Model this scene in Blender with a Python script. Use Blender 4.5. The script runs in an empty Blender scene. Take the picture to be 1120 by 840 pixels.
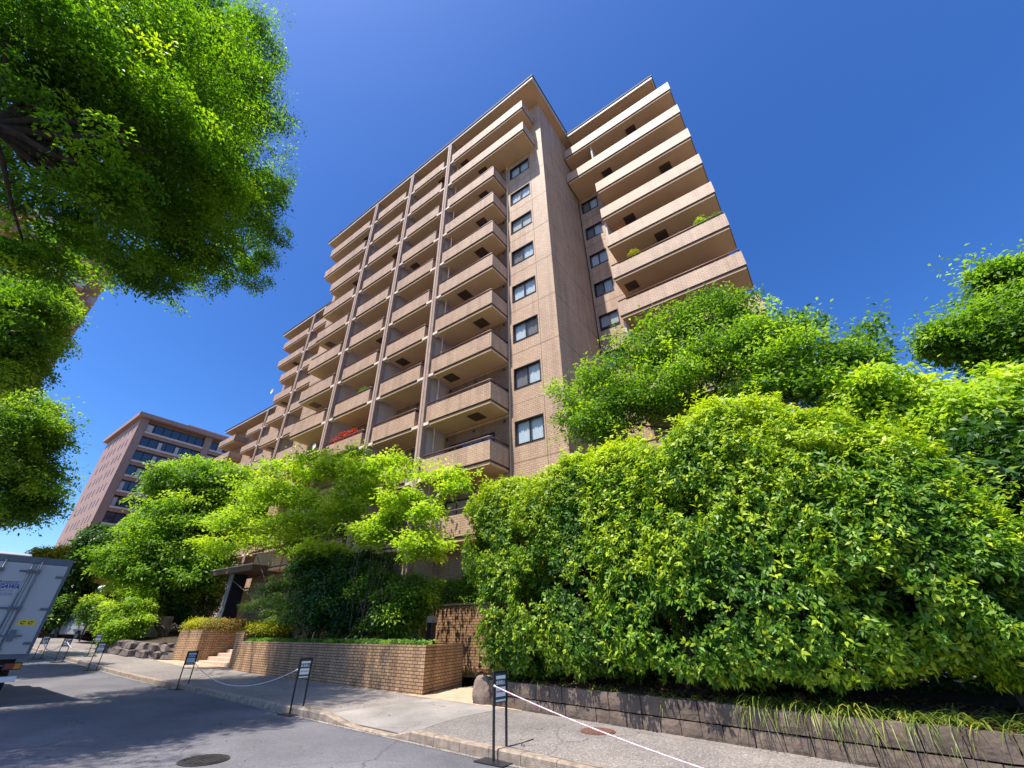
import bpy, math, random
import numpy as np
from mathutils import Vector, noise as mnoise

# ------------------------------------------------------------------ camera, world, sun, exposure
SC = bpy.context.scene
COL = SC.collection
R = math.radians
F, TH, HD, CX, CY, EYE = 459.0, R(30.84), R(126.95), 547.0, 420.0, 1.55

cam_d = bpy.data.cameras.new("camera")
cam = bpy.data.objects.new("camera", cam_d)
COL.objects.link(cam)
cam.location = (0, 0, EYE)
cam.rotation_euler = (R(90) + TH, 0, HD - R(90))
cam_d.sensor_width = 36.0
cam_d.lens = F / 1120.0 * 36.0
cam_d.shift_x = (560.0 - CX) / 1120.0
cam_d.clip_start = 0.05
cam_d.clip_end = 5000
SC.camera = cam

SUN_TO = Vector((-0.14, -1.0, 2.28)).normalized()
world = bpy.data.worlds.new("World")
SC.world = world
world.use_nodes = True
wn, wl = world.node_tree.nodes, world.node_tree.links
bg = wn["Background"]
sky = wn.new("ShaderNodeTexSky")
sky.sky_type = 'NISHITA'
sky.sun_disc = False
sky.sun_elevation = math.asin(SUN_TO.z)
sky.sun_rotation = math.atan2(SUN_TO.x, SUN_TO.y)
sky.altitude = 50
sky.air_density = 1.0
sky.dust_density = 1.1
sky.ozone_density = 5.0
hs = wn.new("ShaderNodeHueSaturation")
hs.inputs['Saturation'].default_value = 1.20
hs.inputs['Hue'].default_value = 0.503
wl.new(sky.outputs[0], hs.inputs['Color'])
pre = wn.new('ShaderNodeVectorMath'); pre.operation = 'SCALE'; pre.inputs['Scale'].default_value = 0.15
gm = wn.new('ShaderNodeGamma'); gm.inputs['Gamma'].default_value = 1.30
post = wn.new('ShaderNodeVectorMath'); post.operation = 'SCALE'; post.inputs['Scale'].default_value = 6.1
wl.new(hs.outputs[0], pre.inputs[0]); wl.new(pre.outputs[0], gm.inputs['Color'])
wl.new(gm.outputs[0], post.inputs[0]); wl.new(post.outputs[0], bg.inputs['Color'])
bg.inputs['Strength'].default_value = 0.15

sun_d = bpy.data.lights.new("sun", 'SUN')
sun_d.energy = 4.3
sun_d.angle = R(0.45)
sun_d.color = (1.0, 0.93, 0.82)
sun = bpy.data.objects.new("sun", sun_d)
COL.objects.link(sun)
sun.location = (0, -20, 60)
sun.rotation_euler = SUN_TO.to_track_quat('Z', 'Y').to_euler()

SC.view_settings.view_transform = 'Standard'
SC.view_settings.look = 'None'
SC.view_settings.exposure = 0.93
SC.view_settings.gamma = 1.0
SC.view_settings.use_curve_mapping = False
SC.render.engine = 'CYCLES'
SC.cycles.max_bounces = 7
SC.cycles.diffuse_bounces = 5
SC.cycles.glossy_bounces = 3
SC.cycles.transmission_bounces = 4
SC.cycles.transparent_max_bounces = 8
SC.cycles.use_denoising = True
SC.cycles.sample_clamp_indirect = 6.0

# ------------------------------------------------------------------ layout helpers
_c, _s = math.cos, math.sin
FW = np.array([_c(HD) * _c(TH), _s(HD) * _c(TH), _s(TH)])
RT = np.array([_s(HD), -_c(HD), 0.0])
UP = np.cross(RT, FW)
CAM = np.array([0, 0, EYE])

def ray(x, y):
    return FW * F + RT * (x - CX) + UP * (CY - y)

def at_y(x, y, Y):
    d = ray(x, y)
    return CAM + d * Y / d[1]

def at_r(x, y, r):
    d = ray(x, y)
    return CAM + d * r / math.hypot(d[0], d[1])

def grade(x):
    """the street climbs gently towards the far end"""
    t = max(0.0, -19.0 - x)
    if t < 8:
        h = 0.034 * t * t / 16.0
    else:
        h = 0.034 * (t - 4)
    if t > 95:
        h = 0.034 * 91
    return h

rng = np.random.default_rng(7)
random.seed(7)

# ------------------------------------------------------------------ object helpers
def obj(name, verts, faces, mat, parent=None, smooth=False, edges=()):
    me = bpy.data.meshes.new(name)
    me.from_pydata([tuple(v) for v in verts], list(edges), faces)
    me.update()
    if mat is not None:
        for m in (mat if isinstance(mat, (list, tuple)) else [mat]):
            me.materials.append(m)
    if smooth:
        me.polygons.foreach_set('use_smooth', [True] * len(me.polygons))
    o = bpy.data.objects.new(name, me)
    COL.objects.link(o)
    if parent is not None:
        o.parent = parent
    return o

class MB:
    """collects boxes, tubes and sheets that become ONE mesh"""
    def __init__(self):
        self.v, self.f, self.m, self.sm = [], [], [], []
    def add(self, vs, fs, mi=0, smooth=False):
        b = len(self.v)
        self.v += [tuple(map(float, p)) for p in vs]
        self.f += [tuple(i + b for i in f) for f in fs]
        self.m += [mi] * len(fs)
        self.sm += [smooth] * len(fs)
        return self
    def box(self, x0, x1, y0, y1, z0, z1, mi=0):
        x0, x1 = min(x0, x1), max(x0, x1)
        y0, y1 = min(y0, y1), max(y0, y1)
        z0, z1 = min(z0, z1), max(z0, z1)
        return self.add([(x0, y0, z0), (x1, y0, z0), (x1, y1, z0), (x0, y1, z0),
                         (x0, y0, z1), (x1, y0, z1), (x1, y1, z1), (x0, y1, z1)],
                        [(0, 3, 2, 1), (4, 5, 6, 7), (0, 1, 5, 4), (1, 2, 6, 5), (2, 3, 7, 6), (3, 0, 4, 7)], mi)
    def bbox(self, x0, x1, y0, y1, z0, z1, b=0.02, mi=0):
        """box with chamfered vertical and top edges"""
        x0, x1 = min(x0, x1), max(x0, x1)
        y0, y1 = min(y0, y1), max(y0, y1)
        def ring(i, z):
            return [(x0 + i + b, y0 + i, z), (x1 - i - b, y0 + i, z), (x1 - i, y0 + i + b, z), (x1 - i, y1 - i - b, z),
                    (x1 - i - b, y1 - i, z), (x0 + i + b, y1 - i, z), (x0 + i, y1 - i - b, z), (x0 + i, y0 + i + b, z)]
        vs = ring(0, z0) + ring(0, z1 - b) + ring(b, z1)
        fs = [tuple(range(7, -1, -1)), tuple(range(16, 24))]
        for k in range(2):
            for i in range(8):
                j = (i + 1) % 8
                fs.append((k * 8 + i, k * 8 + j, k * 8 + 8 + j, k * 8 + 8 + i))
        return self.add(vs, fs, mi)
    def tube(self, pts, rad, n=8, mi=0, cap=True):
        pts = [Vector(p) for p in pts]
        if not hasattr(rad, '__len__'):
            rad = [rad] * len(pts)
        vs, fs = [], []
        prev = None
        for i, p in enumerate(pts):
            a = pts[max(0, i - 1)]
            b = pts[min(len(pts) - 1, i + 1)]
            t = (b - a)
            t = t.normalized() if t.length > 1e-9 else Vector((0, 0, 1))
            if prev is None:
                u = t.cross(Vector((0.31, 0.17, 1))) if abs(t.z) < .9 else t.cross(Vector((1, 0.1, 0)))
            else:
                u = prev - t * prev.dot(t)
            u.normalize()
            w = t.cross(u)
            prev = u
            for k in range(n):
                an = 2 * math.pi * k / n
                vs.append(p + (u * math.cos(an) + w * math.sin(an)) * rad[i])
        for i in range(len(pts) - 1):
            for k in range(n):
                j = (k + 1) % n
                fs.append((i * n + k, i * n + j, (i + 1) * n + j, (i + 1) * n + k))
        if cap:
            fs.append(tuple(range(n - 1, -1, -1)))
            fs.append(tuple((len(pts) - 1) * n + k for k in range(n)))
        return self.add(vs, fs, mi, True)
    def prism(self, poly, z0, z1, mi=0):
        """poly = list of (x, y) counter-clockwise"""
        n = len(poly)
        zz = (lambda a, p: a(p[0], p[1]) if callable(a) else a)
        vs = [(p[0], p[1], zz(z0, p)) for p in poly] + [(p[0], p[1], zz(z1, p)) for p in poly]
        fs = [tuple(range(n - 1, -1, -1)), tuple(range(n, 2 * n))]
        for i in range(n):
            j = (i + 1) % n
            fs.append((i, j, n + j, n + i))
        return self.add(vs, fs, mi)
    def cyl(self, c, r, z0, z1, n=24, mi=0):
        return self.prism([(c[0] + r * math.cos(2 * math.pi * k / n), c[1] + r * math.sin(2 * math.pi * k / n)) for k in range(n)], z0, z1, mi)
    def ball(self, c, r, n=10, sq=(1, 1, 1), mi=0):
        vs, fs = [], []
        for i in range(n + 1):
            a = math.pi * i / n
            for k in range(2 * n):
                b = math.pi * k / n
                vs.append((c[0] + r * sq[0] * math.sin(a) * math.cos(b), c[1] + r * sq[1] * math.sin(a) * math.sin(b), c[2] + r * sq[2] * math.cos(a)))
        for i in range(n):
            for k in range(2 * n):
                j = (k + 1) % (2 * n)
                fs.append((i * 2 * n + k, (i + 1) * 2 * n + k, (i + 1) * 2 * n + j, i * 2 * n + j))
        return self.add(vs, fs, mi, True)
    def build(self, name, mat, parent=None):
        o = obj(name, self.v, self.f, mat, parent)
        o.data.polygons.foreach_set('material_index', self.m)
        o.data.polygons.foreach_set('use_smooth', self.sm)
        return o

def tag(o, label=None, cat=None, group=None, kind=None):
    if label: o['label'] = label
    if cat: o['category'] = cat
    if group: o['group'] = group
    if kind: o['kind'] = kind
    return o

def thing(name, label, cat, loc=(0, 0, 0), rz=0, group=None):
    o = bpy.data.objects.new(name, None)
    COL.objects.link(o)
    o.location = loc
    o.rotation_euler = (0, 0, rz)
    o.empty_display_size = 0.2
    return tag(o, label, cat, group)

def copy_tree(o, parent=None):
    kids = list(o.children)
    c = o.copy()
    COL.objects.link(c)
    c.parent = parent
    for k in kids:
        copy_tree(k, c)
    return c

def set_parent_keep(o, parent):
    """children built in world coordinates under an Empty that stands elsewhere"""
    bpy.context.view_layer.update()
    o.parent = parent
    o.matrix_parent_inverse = parent.matrix_world.inverted()

# ------------------------------------------------------------------ materials
def new_mat(name):
    m = bpy.data.materials.new(name)
    m.use_nodes = True
    nt = m.node_tree
    return m, nt, nt.nodes, nt.links, nt.nodes['Principled BSDF']

def ramp(n, stops):
    r = n.new('ShaderNodeValToRGB')
    els = r.color_ramp.elements
    while len(els) < len(stops):
        els.new(0.5)
    for e, (p, c) in zip(els, stops):
        e.position = p
        e.color = (*c, 1)
    return r

def plain(name, col, rough=0.6, metal=0.0, vary=0.12, scale=3.0, bump=0.0, bscale=60, spec=0.4):
    m, nt, n, l, p = new_mat(name)
    tc = n.new('ShaderNodeNewGeometry')
    nz = n.new('ShaderNodeTexNoise')
    nz.inputs['Scale'].default_value = scale
    nz.inputs['Detail'].default_value = 6
    l.new(tc.outputs['Position'], nz.inputs['Vector'])
    r = ramp(n, [(0.3, tuple(c * (1 - vary) for c in col)), (0.7, tuple(min(1, c * (1 + vary)) for c in col))])
    l.new(nz.outputs['Fac'], r.inputs['Fac'])
    l.new(r.outputs['Color'], p.inputs['Base Color'])
    p.inputs['Roughness'].default_value = rough
    p.inputs['Metallic'].default_value = metal
    p.inputs['Specular IOR Level'].default_value = spec
    if bump:
        n2 = n.new('ShaderNodeTexNoise')
        n2.inputs['Scale'].default_value = bscale
        n2.inputs['Detail'].default_value = 4
        l.new(tc.outputs['Position'], n2.inputs['Vector'])
        b = n.new('ShaderNodeBump')
        b.inputs['Strength'].default_value = bump
        b.inputs['Distance'].default_value = 0.02
        l.new(n2.outputs['Fac'], b.inputs['Height'])
        l.new(b.outputs['Normal'], p.inputs['Normal'])
    return m

def wall_uv(n, l, rot=0.0):
    """world u along the wall whatever its heading, v = height"""
    g = n.new('ShaderNodeNewGeometry')
    sp = n.new('ShaderNodeSeparateXYZ'); l.new(g.outputs['Position'], sp.inputs[0])
    sn = n.new('ShaderNodeSeparateXYZ'); l.new(g.outputs['True Normal'], sn.inputs[0])
    ax = n.new('ShaderNodeMath'); ax.operation = 'ABSOLUTE'; l.new(sn.outputs['X'], ax.inputs[0])
    gt = n.new('ShaderNodeMath'); gt.operation = 'GREATER_THAN'; l.new(ax.outputs[0], gt.inputs[0]); gt.inputs[1].default_value = 0.6
    mx = n.new('ShaderNodeMix'); l.new(gt.outputs[0], mx.inputs[0]); l.new(sp.outputs['X'], mx.inputs[2]); l.new(sp.outputs['Y'], mx.inputs[3])
    az = n.new('ShaderNodeMath'); az.operation = 'ABSOLUTE'; l.new(sn.outputs['Z'], az.inputs[0])
    gz = n.new('ShaderNodeMath'); gz.operation = 'GREATER_THAN'; l.new(az.outputs[0], gz.inputs[0]); gz.inputs[1].default_value = 0.7
    mz = n.new('ShaderNodeMix'); l.new(gz.outputs[0], mz.inputs[0]); l.new(sp.outputs['Z'], mz.inputs[2]); l.new(sp.outputs['Y'], mz.inputs[3])
    cb = n.new('ShaderNodeCombineXYZ'); l.new(mx.outputs[0], cb.inputs[0]); l.new(mz.outputs[0], cb.inputs[1])
    return cb.outputs[0], g.outputs['Position']

def tiled(name, c1, c2, mortar, bw, bh, ms=0.012, rough=0.55, stain=0.18, bump=0.4, offset=0.5, spec=0.35):
    m, nt, n, l, p = new_mat(name)
    uv, pos = wall_uv(n, l)
    b = n.new('ShaderNodeTexBrick')
    b.offset = offset
    b.inputs['Scale'].default_value = 1.0
    b.inputs['Brick Width'].default_value = bw
    b.inputs['Row Height'].default_value = bh
    b.inputs['Mortar Size'].default_value = ms
    b.inputs['Mortar Smooth'].default_value = 0.2
    b.inputs['Bias'].default_value = 0.0
    b.inputs['Color1'].default_value = (*c1, 1)
    b.inputs['Color2'].default_value = (*c2, 1)
    b.inputs['Mortar'].default_value = (*mortar, 1)
    l.new(uv, b.inputs['Vector'])
    nz = n.new('ShaderNodeTexNoise'); nz.inputs['Scale'].default_value = 0.55; nz.inputs['Detail'].default_value = 8
    nz.inputs['Roughness'].default_value = 0.65
    l.new(pos, nz.inputs['Vector'])
    r = ramp(n, [(0.3, (1 - stain,) * 3), (0.68, (1 + stain * .25,) * 3)])
    l.new(nz.outputs['Fac'], r.inputs['Fac'])
    mu = n.new('ShaderNodeMix'); mu.data_type = 'RGBA'; mu.blend_type = 'MULTIPLY'; mu.inputs[0].default_value = 1
    l.new(b.outputs['Color'], mu.inputs[6]); l.new(r.outputs['Color'], mu.inputs[7])
    # rain streaks: noise drawn out along the height
    mp = n.new('ShaderNodeMapping'); mp.inputs['Scale'].default_value = (3.2, 3.2, 0.22)
    l.new(pos, mp.inputs['Vector'])
    n3 = n.new('ShaderNodeTexNoise'); n3.inputs['Scale'].default_value = 1.0; n3.inputs['Detail'].default_value = 5
    l.new(mp.outputs[0], n3.inputs['Vector'])
    r3 = ramp(n, [(0.36, (1 - stain * 1.1, 1 - stain * 1.15, 1 - stain * 1.1)), (0.56, (1, 1, 1))])
    l.new(n3.outputs['Fac'], r3.inputs['Fac'])
    m3 = n.new('ShaderNodeMix'); m3.data_type = 'RGBA'; m3.blend_type = 'MULTIPLY'; m3.inputs[0].default_value = 1
    l.new(mu.outputs[2], m3.inputs[6]); l.new(r3.outputs['Color'], m3.inputs[7])
    l.new(m3.outputs[2], p.inputs['Base Color'])
    p.inputs['Roughness'].default_value = rough
    p.inputs['Specular IOR Level'].default_value = spec
    bp = n.new('ShaderNodeBump'); bp.inputs['Strength'].default_value = bump; bp.inputs['Distance'].default_value = 0.01
    bp.invert = True
    l.new(b.outputs['Fac'], bp.inputs['Height']); l.new(bp.outputs['Normal'], p.inputs['Normal'])
    return m

def leaf_mat(name, lo, mid, hi, trans=0.35, rough=0.42, spec=0.45):
    """lo, mid, hi: leaf colours picked by the per-leaf 'tint' attribute"""
    m, nt, n, l, p = new_mat(name)
    a = n.new('ShaderNodeAttribute'); a.attribute_name = 'tint'
    r = ramp(n, [(0.0, lo), (0.5, mid), (1.0, hi)])
    l.new(a.outputs['Fac'], r.inputs['Fac'])
    l.new(r.outputs['Color'], p.inputs['Base Color'])
    p.inputs['Roughness'].default_value = rough
    p.inputs['Specular IOR Level'].default_value = spec
    t = n.new('ShaderNodeBsdfTranslucent')
    br = n.new('ShaderNodeMix'); br.data_type = 'RGBA'; br.blend_type = 'MULTIPLY'; br.inputs[0].default_value = 1
    br.inputs[7].default_value = (1.5, 1.6, 0.5, 1)
    l.new(r.outputs['Color'], br.inputs[6]); l.new(br.outputs[2], t.inputs['Color'])
    mx = n.new('ShaderNodeMixShader'); mx.inputs[0].default_value = trans
    l.new(p.outputs[0], mx.inputs[1]); l.new(t.outputs[0], mx.inputs[2])
    l.new(mx.outputs[0], n['Material Output'].inputs['Surface'])
    return m

def asphalt(name, col, vary=0.25, scale=90.0, patch=0.35):
    m, nt, n, l, p = new_mat(name)
    g = n.new('ShaderNodeNewGeometry')
    v = n.new('ShaderNodeTexVoronoi'); v.inputs['Scale'].default_value = scale
    l.new(g.outputs['Position'], v.inputs['Vector'])
    nz = n.new('ShaderNodeTexNoise'); nz.inputs['Scale'].default_value = 0.7; nz.inputs['Detail'].default_value = 9; nz.inputs['Roughness'].default_value = .62
    l.new(g.outputs['Position'], nz.inputs['Vector'])
    r1 = ramp(n, [(0.0, tuple(c * (1 - vary) for c in col)), (0.55, col), (1.0, tuple(c * (1 + vary * 2.2) for c in col))])
    l.new(v.outputs['Color'], r1.inputs['Fac'])
    r2 = ramp(n, [(0.32, (1 - patch,) * 3), (0.66, (1 + patch * .5,) * 3)])
    l.new(nz.outputs['Fac'], r2.inputs['Fac'])
    mu = n.new('ShaderNodeMix'); mu.data_type = 'RGBA'; mu.blend_type = 'MULTIPLY'; mu.inputs[0].default_value = 1
    l.new(r1.outputs['Color'], mu.inputs[6]); l.new(r2.outputs['Color'], mu.inputs[7])
    dn = n.new('ShaderNodeTexNoise'); dn.inputs['Scale'].default_value = 1.3; dn.inputs['Detail'].default_value = 6
    l.new(g.outputs['Position'], dn.inputs['Vector'])
    ad = n.new('ShaderNodeMix'); ad.data_type = 'RGBA'; ad.blend_type = 'ADD'; ad.inputs[0].default_value = 0.55
    l.new(g.outputs['Position'], ad.inputs[6]); l.new(dn.outputs['Color'], ad.inputs[7])
    cv = n.new('ShaderNodeTexVoronoi'); cv.feature = 'DISTANCE_TO_EDGE'; cv.inputs['Scale'].default_value = 0.42
    l.new(ad.outputs[2], cv.inputs['Vector'])
    rc = ramp(n, [(0.0, (0.45,) * 3), (0.006, (1, 1, 1))])
    l.new(cv.outputs['Distance'], rc.inputs['Fac'])
    mk = n.new('ShaderNodeTexNoise'); mk.inputs['Scale'].default_value = 0.33
    l.new(g.outputs['Position'], mk.inputs['Vector'])
    rk_ = ramp(n, [(0.50, (0, 0, 0)), (0.58, (1, 1, 1))])
    l.new(mk.outputs['Fac'], rk_.inputs['Fac'])
    mc = n.new('ShaderNodeMix'); mc.data_type = 'RGBA'; mc.blend_type = 'MULTIPLY'
    l.new(rk_.outputs['Color'], mc.inputs[0]); l.new(mu.outputs[2], mc.inputs[6]); l.new(rc.outputs['Color'], mc.inputs[7])
    # broad worn and oily areas
    wz = n.new('ShaderNodeTexNoise'); wz.inputs['Scale'].default_value = 0.18; wz.inputs['Detail'].default_value = 3
    l.new(g.outputs['Position'], wz.inputs['Vector'])
    rw = ramp(n, [(0.38, (0.80, 0.80, 0.82)), (0.62, (1.1, 1.08, 1.05))])
    l.new(wz.outputs['Fac'], rw.inputs['Fac'])
    mw = n.new('ShaderNodeMix'); mw.data_type = 'RGBA'; mw.blend_type = 'MULTIPLY'; mw.inputs[0].default_value = 1
    l.new(mc.outputs[2], mw.inputs[6]); l.new(rw.outputs['Color'], mw.inputs[7])
    l.new(mw.outputs[2], p.inputs['Base Color'])
    p.inputs['Roughness'].default_value = 0.85
    p.inputs['Specular IOR Level'].default_value = 0.3
    b = n.new('ShaderNodeBump'); b.inputs['Strength'].default_value = 0.5; b.inputs['Distance'].default_value = 0.006
    l.new(v.outputs['Distance'], b.inputs['Height']); l.new(b.outputs['Normal'], p.inputs['Normal'])
    return m

def glass_mat(name, tint=(0.05, 0.07, 0.09), clear=0.45):
    m, nt, n, l, p = new_mat(name)
    p.inputs['Base Color'].default_value = (*tint, 1)
    p.inputs['Roughness'].default_value = 0.04
    p.inputs['Specular IOR Level'].default_value = 0.9
    tr = n.new('ShaderNodeBsdfTransparent'); tr.inputs[0].default_value = (0.85, 0.92, 0.95, 1)
    mx = n.new('ShaderNodeMixShader'); mx.inputs[0].default_value = clear
    l.new(p.outputs[0], mx.inputs[1]); l.new(tr.outputs[0], mx.inputs[2])
    l.new(mx.outputs[0], n['Material Output'].inputs['Surface'])
    return m

M = {}
M['tile'] = tiled('facade_tile', (0.60, 0.415, 0.28), (0.52, 0.35, 0.235), (0.33, 0.21, 0.14), 0.26, 0.105, 0.012, stain=0.16, bump=0.35)
M['tile_b'] = tiled('facade_tile_side', (0.60, 0.40, 0.26), (0.51, 0.33, 0.21), (0.25, 0.15, 0.11), 0.26, 0.105, 0.012, stain=0.16, bump=0.35)
M['tile_shaded_brown'] = tiled('shaded_brown_tile', (0.30, 0.19, 0.12), (0.25, 0.155, 0.10), (0.13, 0.08, 0.055), 0.26, 0.105, 0.012, stain=0.16, bump=0.3)  # brown tile darkened to paint in balcony recess shade; also the canopy wall
M['soffit'] = plain('soffit_paint', (0.66, 0.44, 0.27), 0.8, vary=0.07, scale=0.8)
M['fascia'] = plain('fascia_paint', (0.62, 0.55, 0.50), 0.55, vary=0.06, scale=1.2)
M['roofmetal'] = plain('dark_coping_metal', (0.05, 0.05, 0.075), 0.75, 0.0, vary=0.2)
M['groove'] = plain('dark_drip_groove', (0.07, 0.045, 0.04), 0.7, vary=0.2)
M['joint'] = plain('joint_sealant', (0.16, 0.10, 0.085), 0.8, vary=0.2)
M['pillar'] = plain('pillar_render', (0.36, 0.25, 0.20), 0.7, vary=0.14, scale=2.5)
M['stub'] = plain('pale_concrete', (0.74, 0.62, 0.52), 0.7, vary=0.08)
M['fin'] = plain('partition_paint', (0.60, 0.50, 0.43), 0.75, vary=0.05, scale=1)
M['rail'] = plain('handrail_metal', (0.13, 0.075, 0.07), 0.5, 0.1, vary=0.1)
M['hatch'] = plain('escape_hatch_metal', (0.10, 0.065, 0.05), 0.5, 0.2, vary=0.15)
M['frame'] = plain('bronze_window_frame', (0.035, 0.028, 0.028), 0.35, 0.5, vary=0.15)
M['glass'] = glass_mat('window_glass', (0.12, 0.16, 0.24), 0.80)
M['dglass'] = glass_mat('balcony_door_glass', (0.03, 0.035, 0.04), 0.3)
M['curtain'] = plain('white_net_curtain', (0.80, 0.80, 0.80), 0.9, vary=0.1, scale=25)
M['drape'] = plain('grey_drape', (0.28, 0.22, 0.21), 0.9, vary=0.1, scale=25)
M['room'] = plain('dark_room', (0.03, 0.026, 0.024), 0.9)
M['pipe'] = plain('downpipe_paint', (0.50, 0.37, 0.29), 0.5, vary=0.06)
M['brick'] = tiled('planter_brick', (0.55, 0.36, 0.20), (0.43, 0.265, 0.14), (0.13, 0.065, 0.035), 0.235, 0.082, 0.011, rough=0.75, stain=0.25, bump=0.9)
M['brickwall'] = tiled('garden_wall_brick', (0.52, 0.31, 0.17), (0.40, 0.22, 0.11), (0.14, 0.075, 0.045), 0.235, 0.10, 0.013, rough=0.75, stain=0.25, bump=0.9)
M['paver'] = tiled('beige_paving', (0.58, 0.44, 0.31), (0.52, 0.39, 0.27), (0.30, 0.22, 0.16), 0.30, 0.15, 0.006, rough=0.8, stain=0.2, bump=0.3)
M['road'] = asphalt('road_asphalt', (0.14, 0.138, 0.155), 0.22, 70, 0.22)
M['walk'] = asphalt('sidewalk_asphalt', (0.235, 0.21, 0.195), 0.40, 55, 0.22)
M['drive'] = asphalt('worn_concrete', (0.31, 0.285, 0.265), 0.12, 60, 0.30)
M['kerb'] = plain('kerb_granite', (0.30, 0.235, 0.18), 0.8, vary=0.35, scale=9, bump=0.6, bscale=90)
M['soil'] = plain('garden_soil', (0.05, 0.034, 0.02), 0.95, vary=0.5, scale=5, bump=1.0, bscale=30)
M['ground'] = plain('bare_ground', (0.13, 0.11, 0.085), 0.95, vary=0.3, scale=0.4, bump=0.6, bscale=20)
M['stone'] = plain('retaining_stone', (0.135, 0.10, 0.078), 0.85, vary=0.35, scale=2.6, bump=0.8, bscale=18)
M['boulder'] = plain('grey_boulder', (0.24, 0.18, 0.145), 0.85, vary=0.45, scale=4, bump=1.0, bscale=16)
M['rock'] = plain('rough_rock', (0.13, 0.10, 0.09), 0.9, vary=0.5, scale=3.5, bump=1.0, bscale=12)
M['bark'] = plain('bark', (0.10, 0.075, 0.055), 0.9, vary=0.4, scale=7, bump=1.0, bscale=30)
M['barkdark'] = plain('dark_bark', (0.035, 0.028, 0.022), 0.9, vary=0.4, scale=7, bump=0.8, bscale=30)
M['barkpale'] = plain('pale_bark', (0.27, 0.21, 0.16), 0.9, vary=0.35, scale=6, bump=0.8, bscale=25)
M['black'] = plain('black_powder_coat', (0.022, 0.024, 0.034), 0.35, 0.3, vary=0.1)
M['white'] = plain('white_paint', (0.80, 0.80, 0.80), 0.5, vary=0.04)
M['signgreen'] = plain('sign_green', (0.012, 0.075, 0.085), 0.4, vary=0.05)
M['signgrey'] = plain('sign_dark', (0.03, 0.032, 0.045), 0.4, vary=0.05)
M['rope'] = plain('white_rope', (0.72, 0.66, 0.64), 0.8, vary=0.1, scale=40)
M['iron'] = plain('cast_iron', (0.06, 0.055, 0.05), 0.65, 0.5, vary=0.3, scale=30, bump=1.0, bscale=60)
M['rust'] = plain('rusty_iron', (0.22, 0.11, 0.075), 0.8, 0.2, vary=0.25, scale=20, bump=1.0, bscale=60)
M['truck'] = plain('truck_grey_panel', (0.42, 0.43, 0.44), 0.35, vary=0.04, scale=1.5)
M['steel'] = plain('dull_steel', (0.13, 0.145, 0.17), 0.55, 0.1, vary=0.15)
M['rubber'] = plain('rubber', (0.02, 0.02, 0.02), 0.8)
M['blue'] = plain('logo_blue', (0.015, 0.06, 0.28), 0.4, vary=0.02)
M['logo2'] = plain('logo_violet', (0.20, 0.24, 0.42), 0.5, vary=0.02)
M['yellow'] = plain('sticker_yellow', (0.75, 0.55, 0.03), 0.5, vary=0.03)
M['redlens'] = plain('red_lens', (0.25, 0.03, 0.02), 0.2)
M['amber'] = plain('amber_lens', (0.60, 0.24, 0.02), 0.2)
M['canopy'] = plain('brown_metal_fascia', (0.10, 0.065, 0.055), 0.5, vary=0.15)
M['canopytop'] = plain('canopy_coping', (0.50, 0.44, 0.42), 0.5, vary=0.08)
M['step'] = plain('granite_step', (0.55, 0.38, 0.28), 0.75, vary=0.12, scale=6)
M['hotel'] = tiled('hotel_brick', (0.44, 0.265, 0.19), (0.40, 0.235, 0.165), (0.36, 0.22, 0.16), 0.4, 0.12, 0.01, stain=0.1, bump=0.0)
M['hotelband'] = plain('hotel_band', (0.66, 0.54, 0.47), 0.7, vary=0.06, scale=0.5)
M['redbrick'] = tiled('red_brick_tower', (0.42, 0.17, 0.09), (0.38, 0.15, 0.08), (0.35, 0.16, 0.10), 0.4, 0.12, 0.01, stain=0.12, bump=0.0)
M['carbody'] = plain('car_silver', (0.45, 0.50, 0.56), 0.25, 0.5, vary=0.03)
M['carglass'] = glass_mat('car_glass', (0.05, 0.07, 0.10), 0.15)
M['ochre'] = plain('ochre_wall', (0.60, 0.42, 0.14), 0.8, vary=0.08)

# leaf colours (dark old leaf, ordinary leaf, new growth)
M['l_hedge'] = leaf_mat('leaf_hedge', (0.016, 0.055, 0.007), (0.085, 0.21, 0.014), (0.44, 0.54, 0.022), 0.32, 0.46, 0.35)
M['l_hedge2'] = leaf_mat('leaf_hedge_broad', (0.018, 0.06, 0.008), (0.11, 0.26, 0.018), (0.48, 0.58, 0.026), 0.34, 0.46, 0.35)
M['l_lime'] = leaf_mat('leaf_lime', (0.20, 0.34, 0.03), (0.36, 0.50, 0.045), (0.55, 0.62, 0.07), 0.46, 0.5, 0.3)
M['l_mid'] = leaf_mat('leaf_mid', (0.045, 0.11, 0.016), (0.16, 0.30, 0.022), (0.38, 0.50, 0.03), 0.36, 0.5, 0.35)
M['l_street'] = leaf_mat('leaf_street', (0.05, 0.13, 0.010), (0.15, 0.30, 0.013), (0.36, 0.48, 0.018), 0.58, 0.5, 0.3)
M['l_fresh'] = leaf_mat('leaf_fresh', (0.07, 0.16, 0.02), (0.20, 0.36, 0.03), (0.40, 0.54, 0.04), 0.45, 0.5, 0.3)
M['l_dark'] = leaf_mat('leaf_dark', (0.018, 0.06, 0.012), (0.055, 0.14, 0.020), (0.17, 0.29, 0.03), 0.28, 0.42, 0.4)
M['l_grey'] = leaf_mat('leaf_grey', (0.05, 0.11, 0.028), (0.15, 0.25, 0.05), (0.32, 0.42, 0.09), 0.4, 0.5, 0.35)
M['l_yellow'] = leaf_mat('leaf_yellow', (0.20, 0.24, 0.015), (0.46, 0.43, 0.02), (0.66, 0.60, 0.04), 0.35, 0.5, 0.3)
M['l_rust'] = leaf_mat('leaf_rust', (0.09, 0.12, 0.02), (0.27, 0.20, 0.05), (0.50, 0.26, 0.10), 0.3, 0.5, 0.3)
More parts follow.
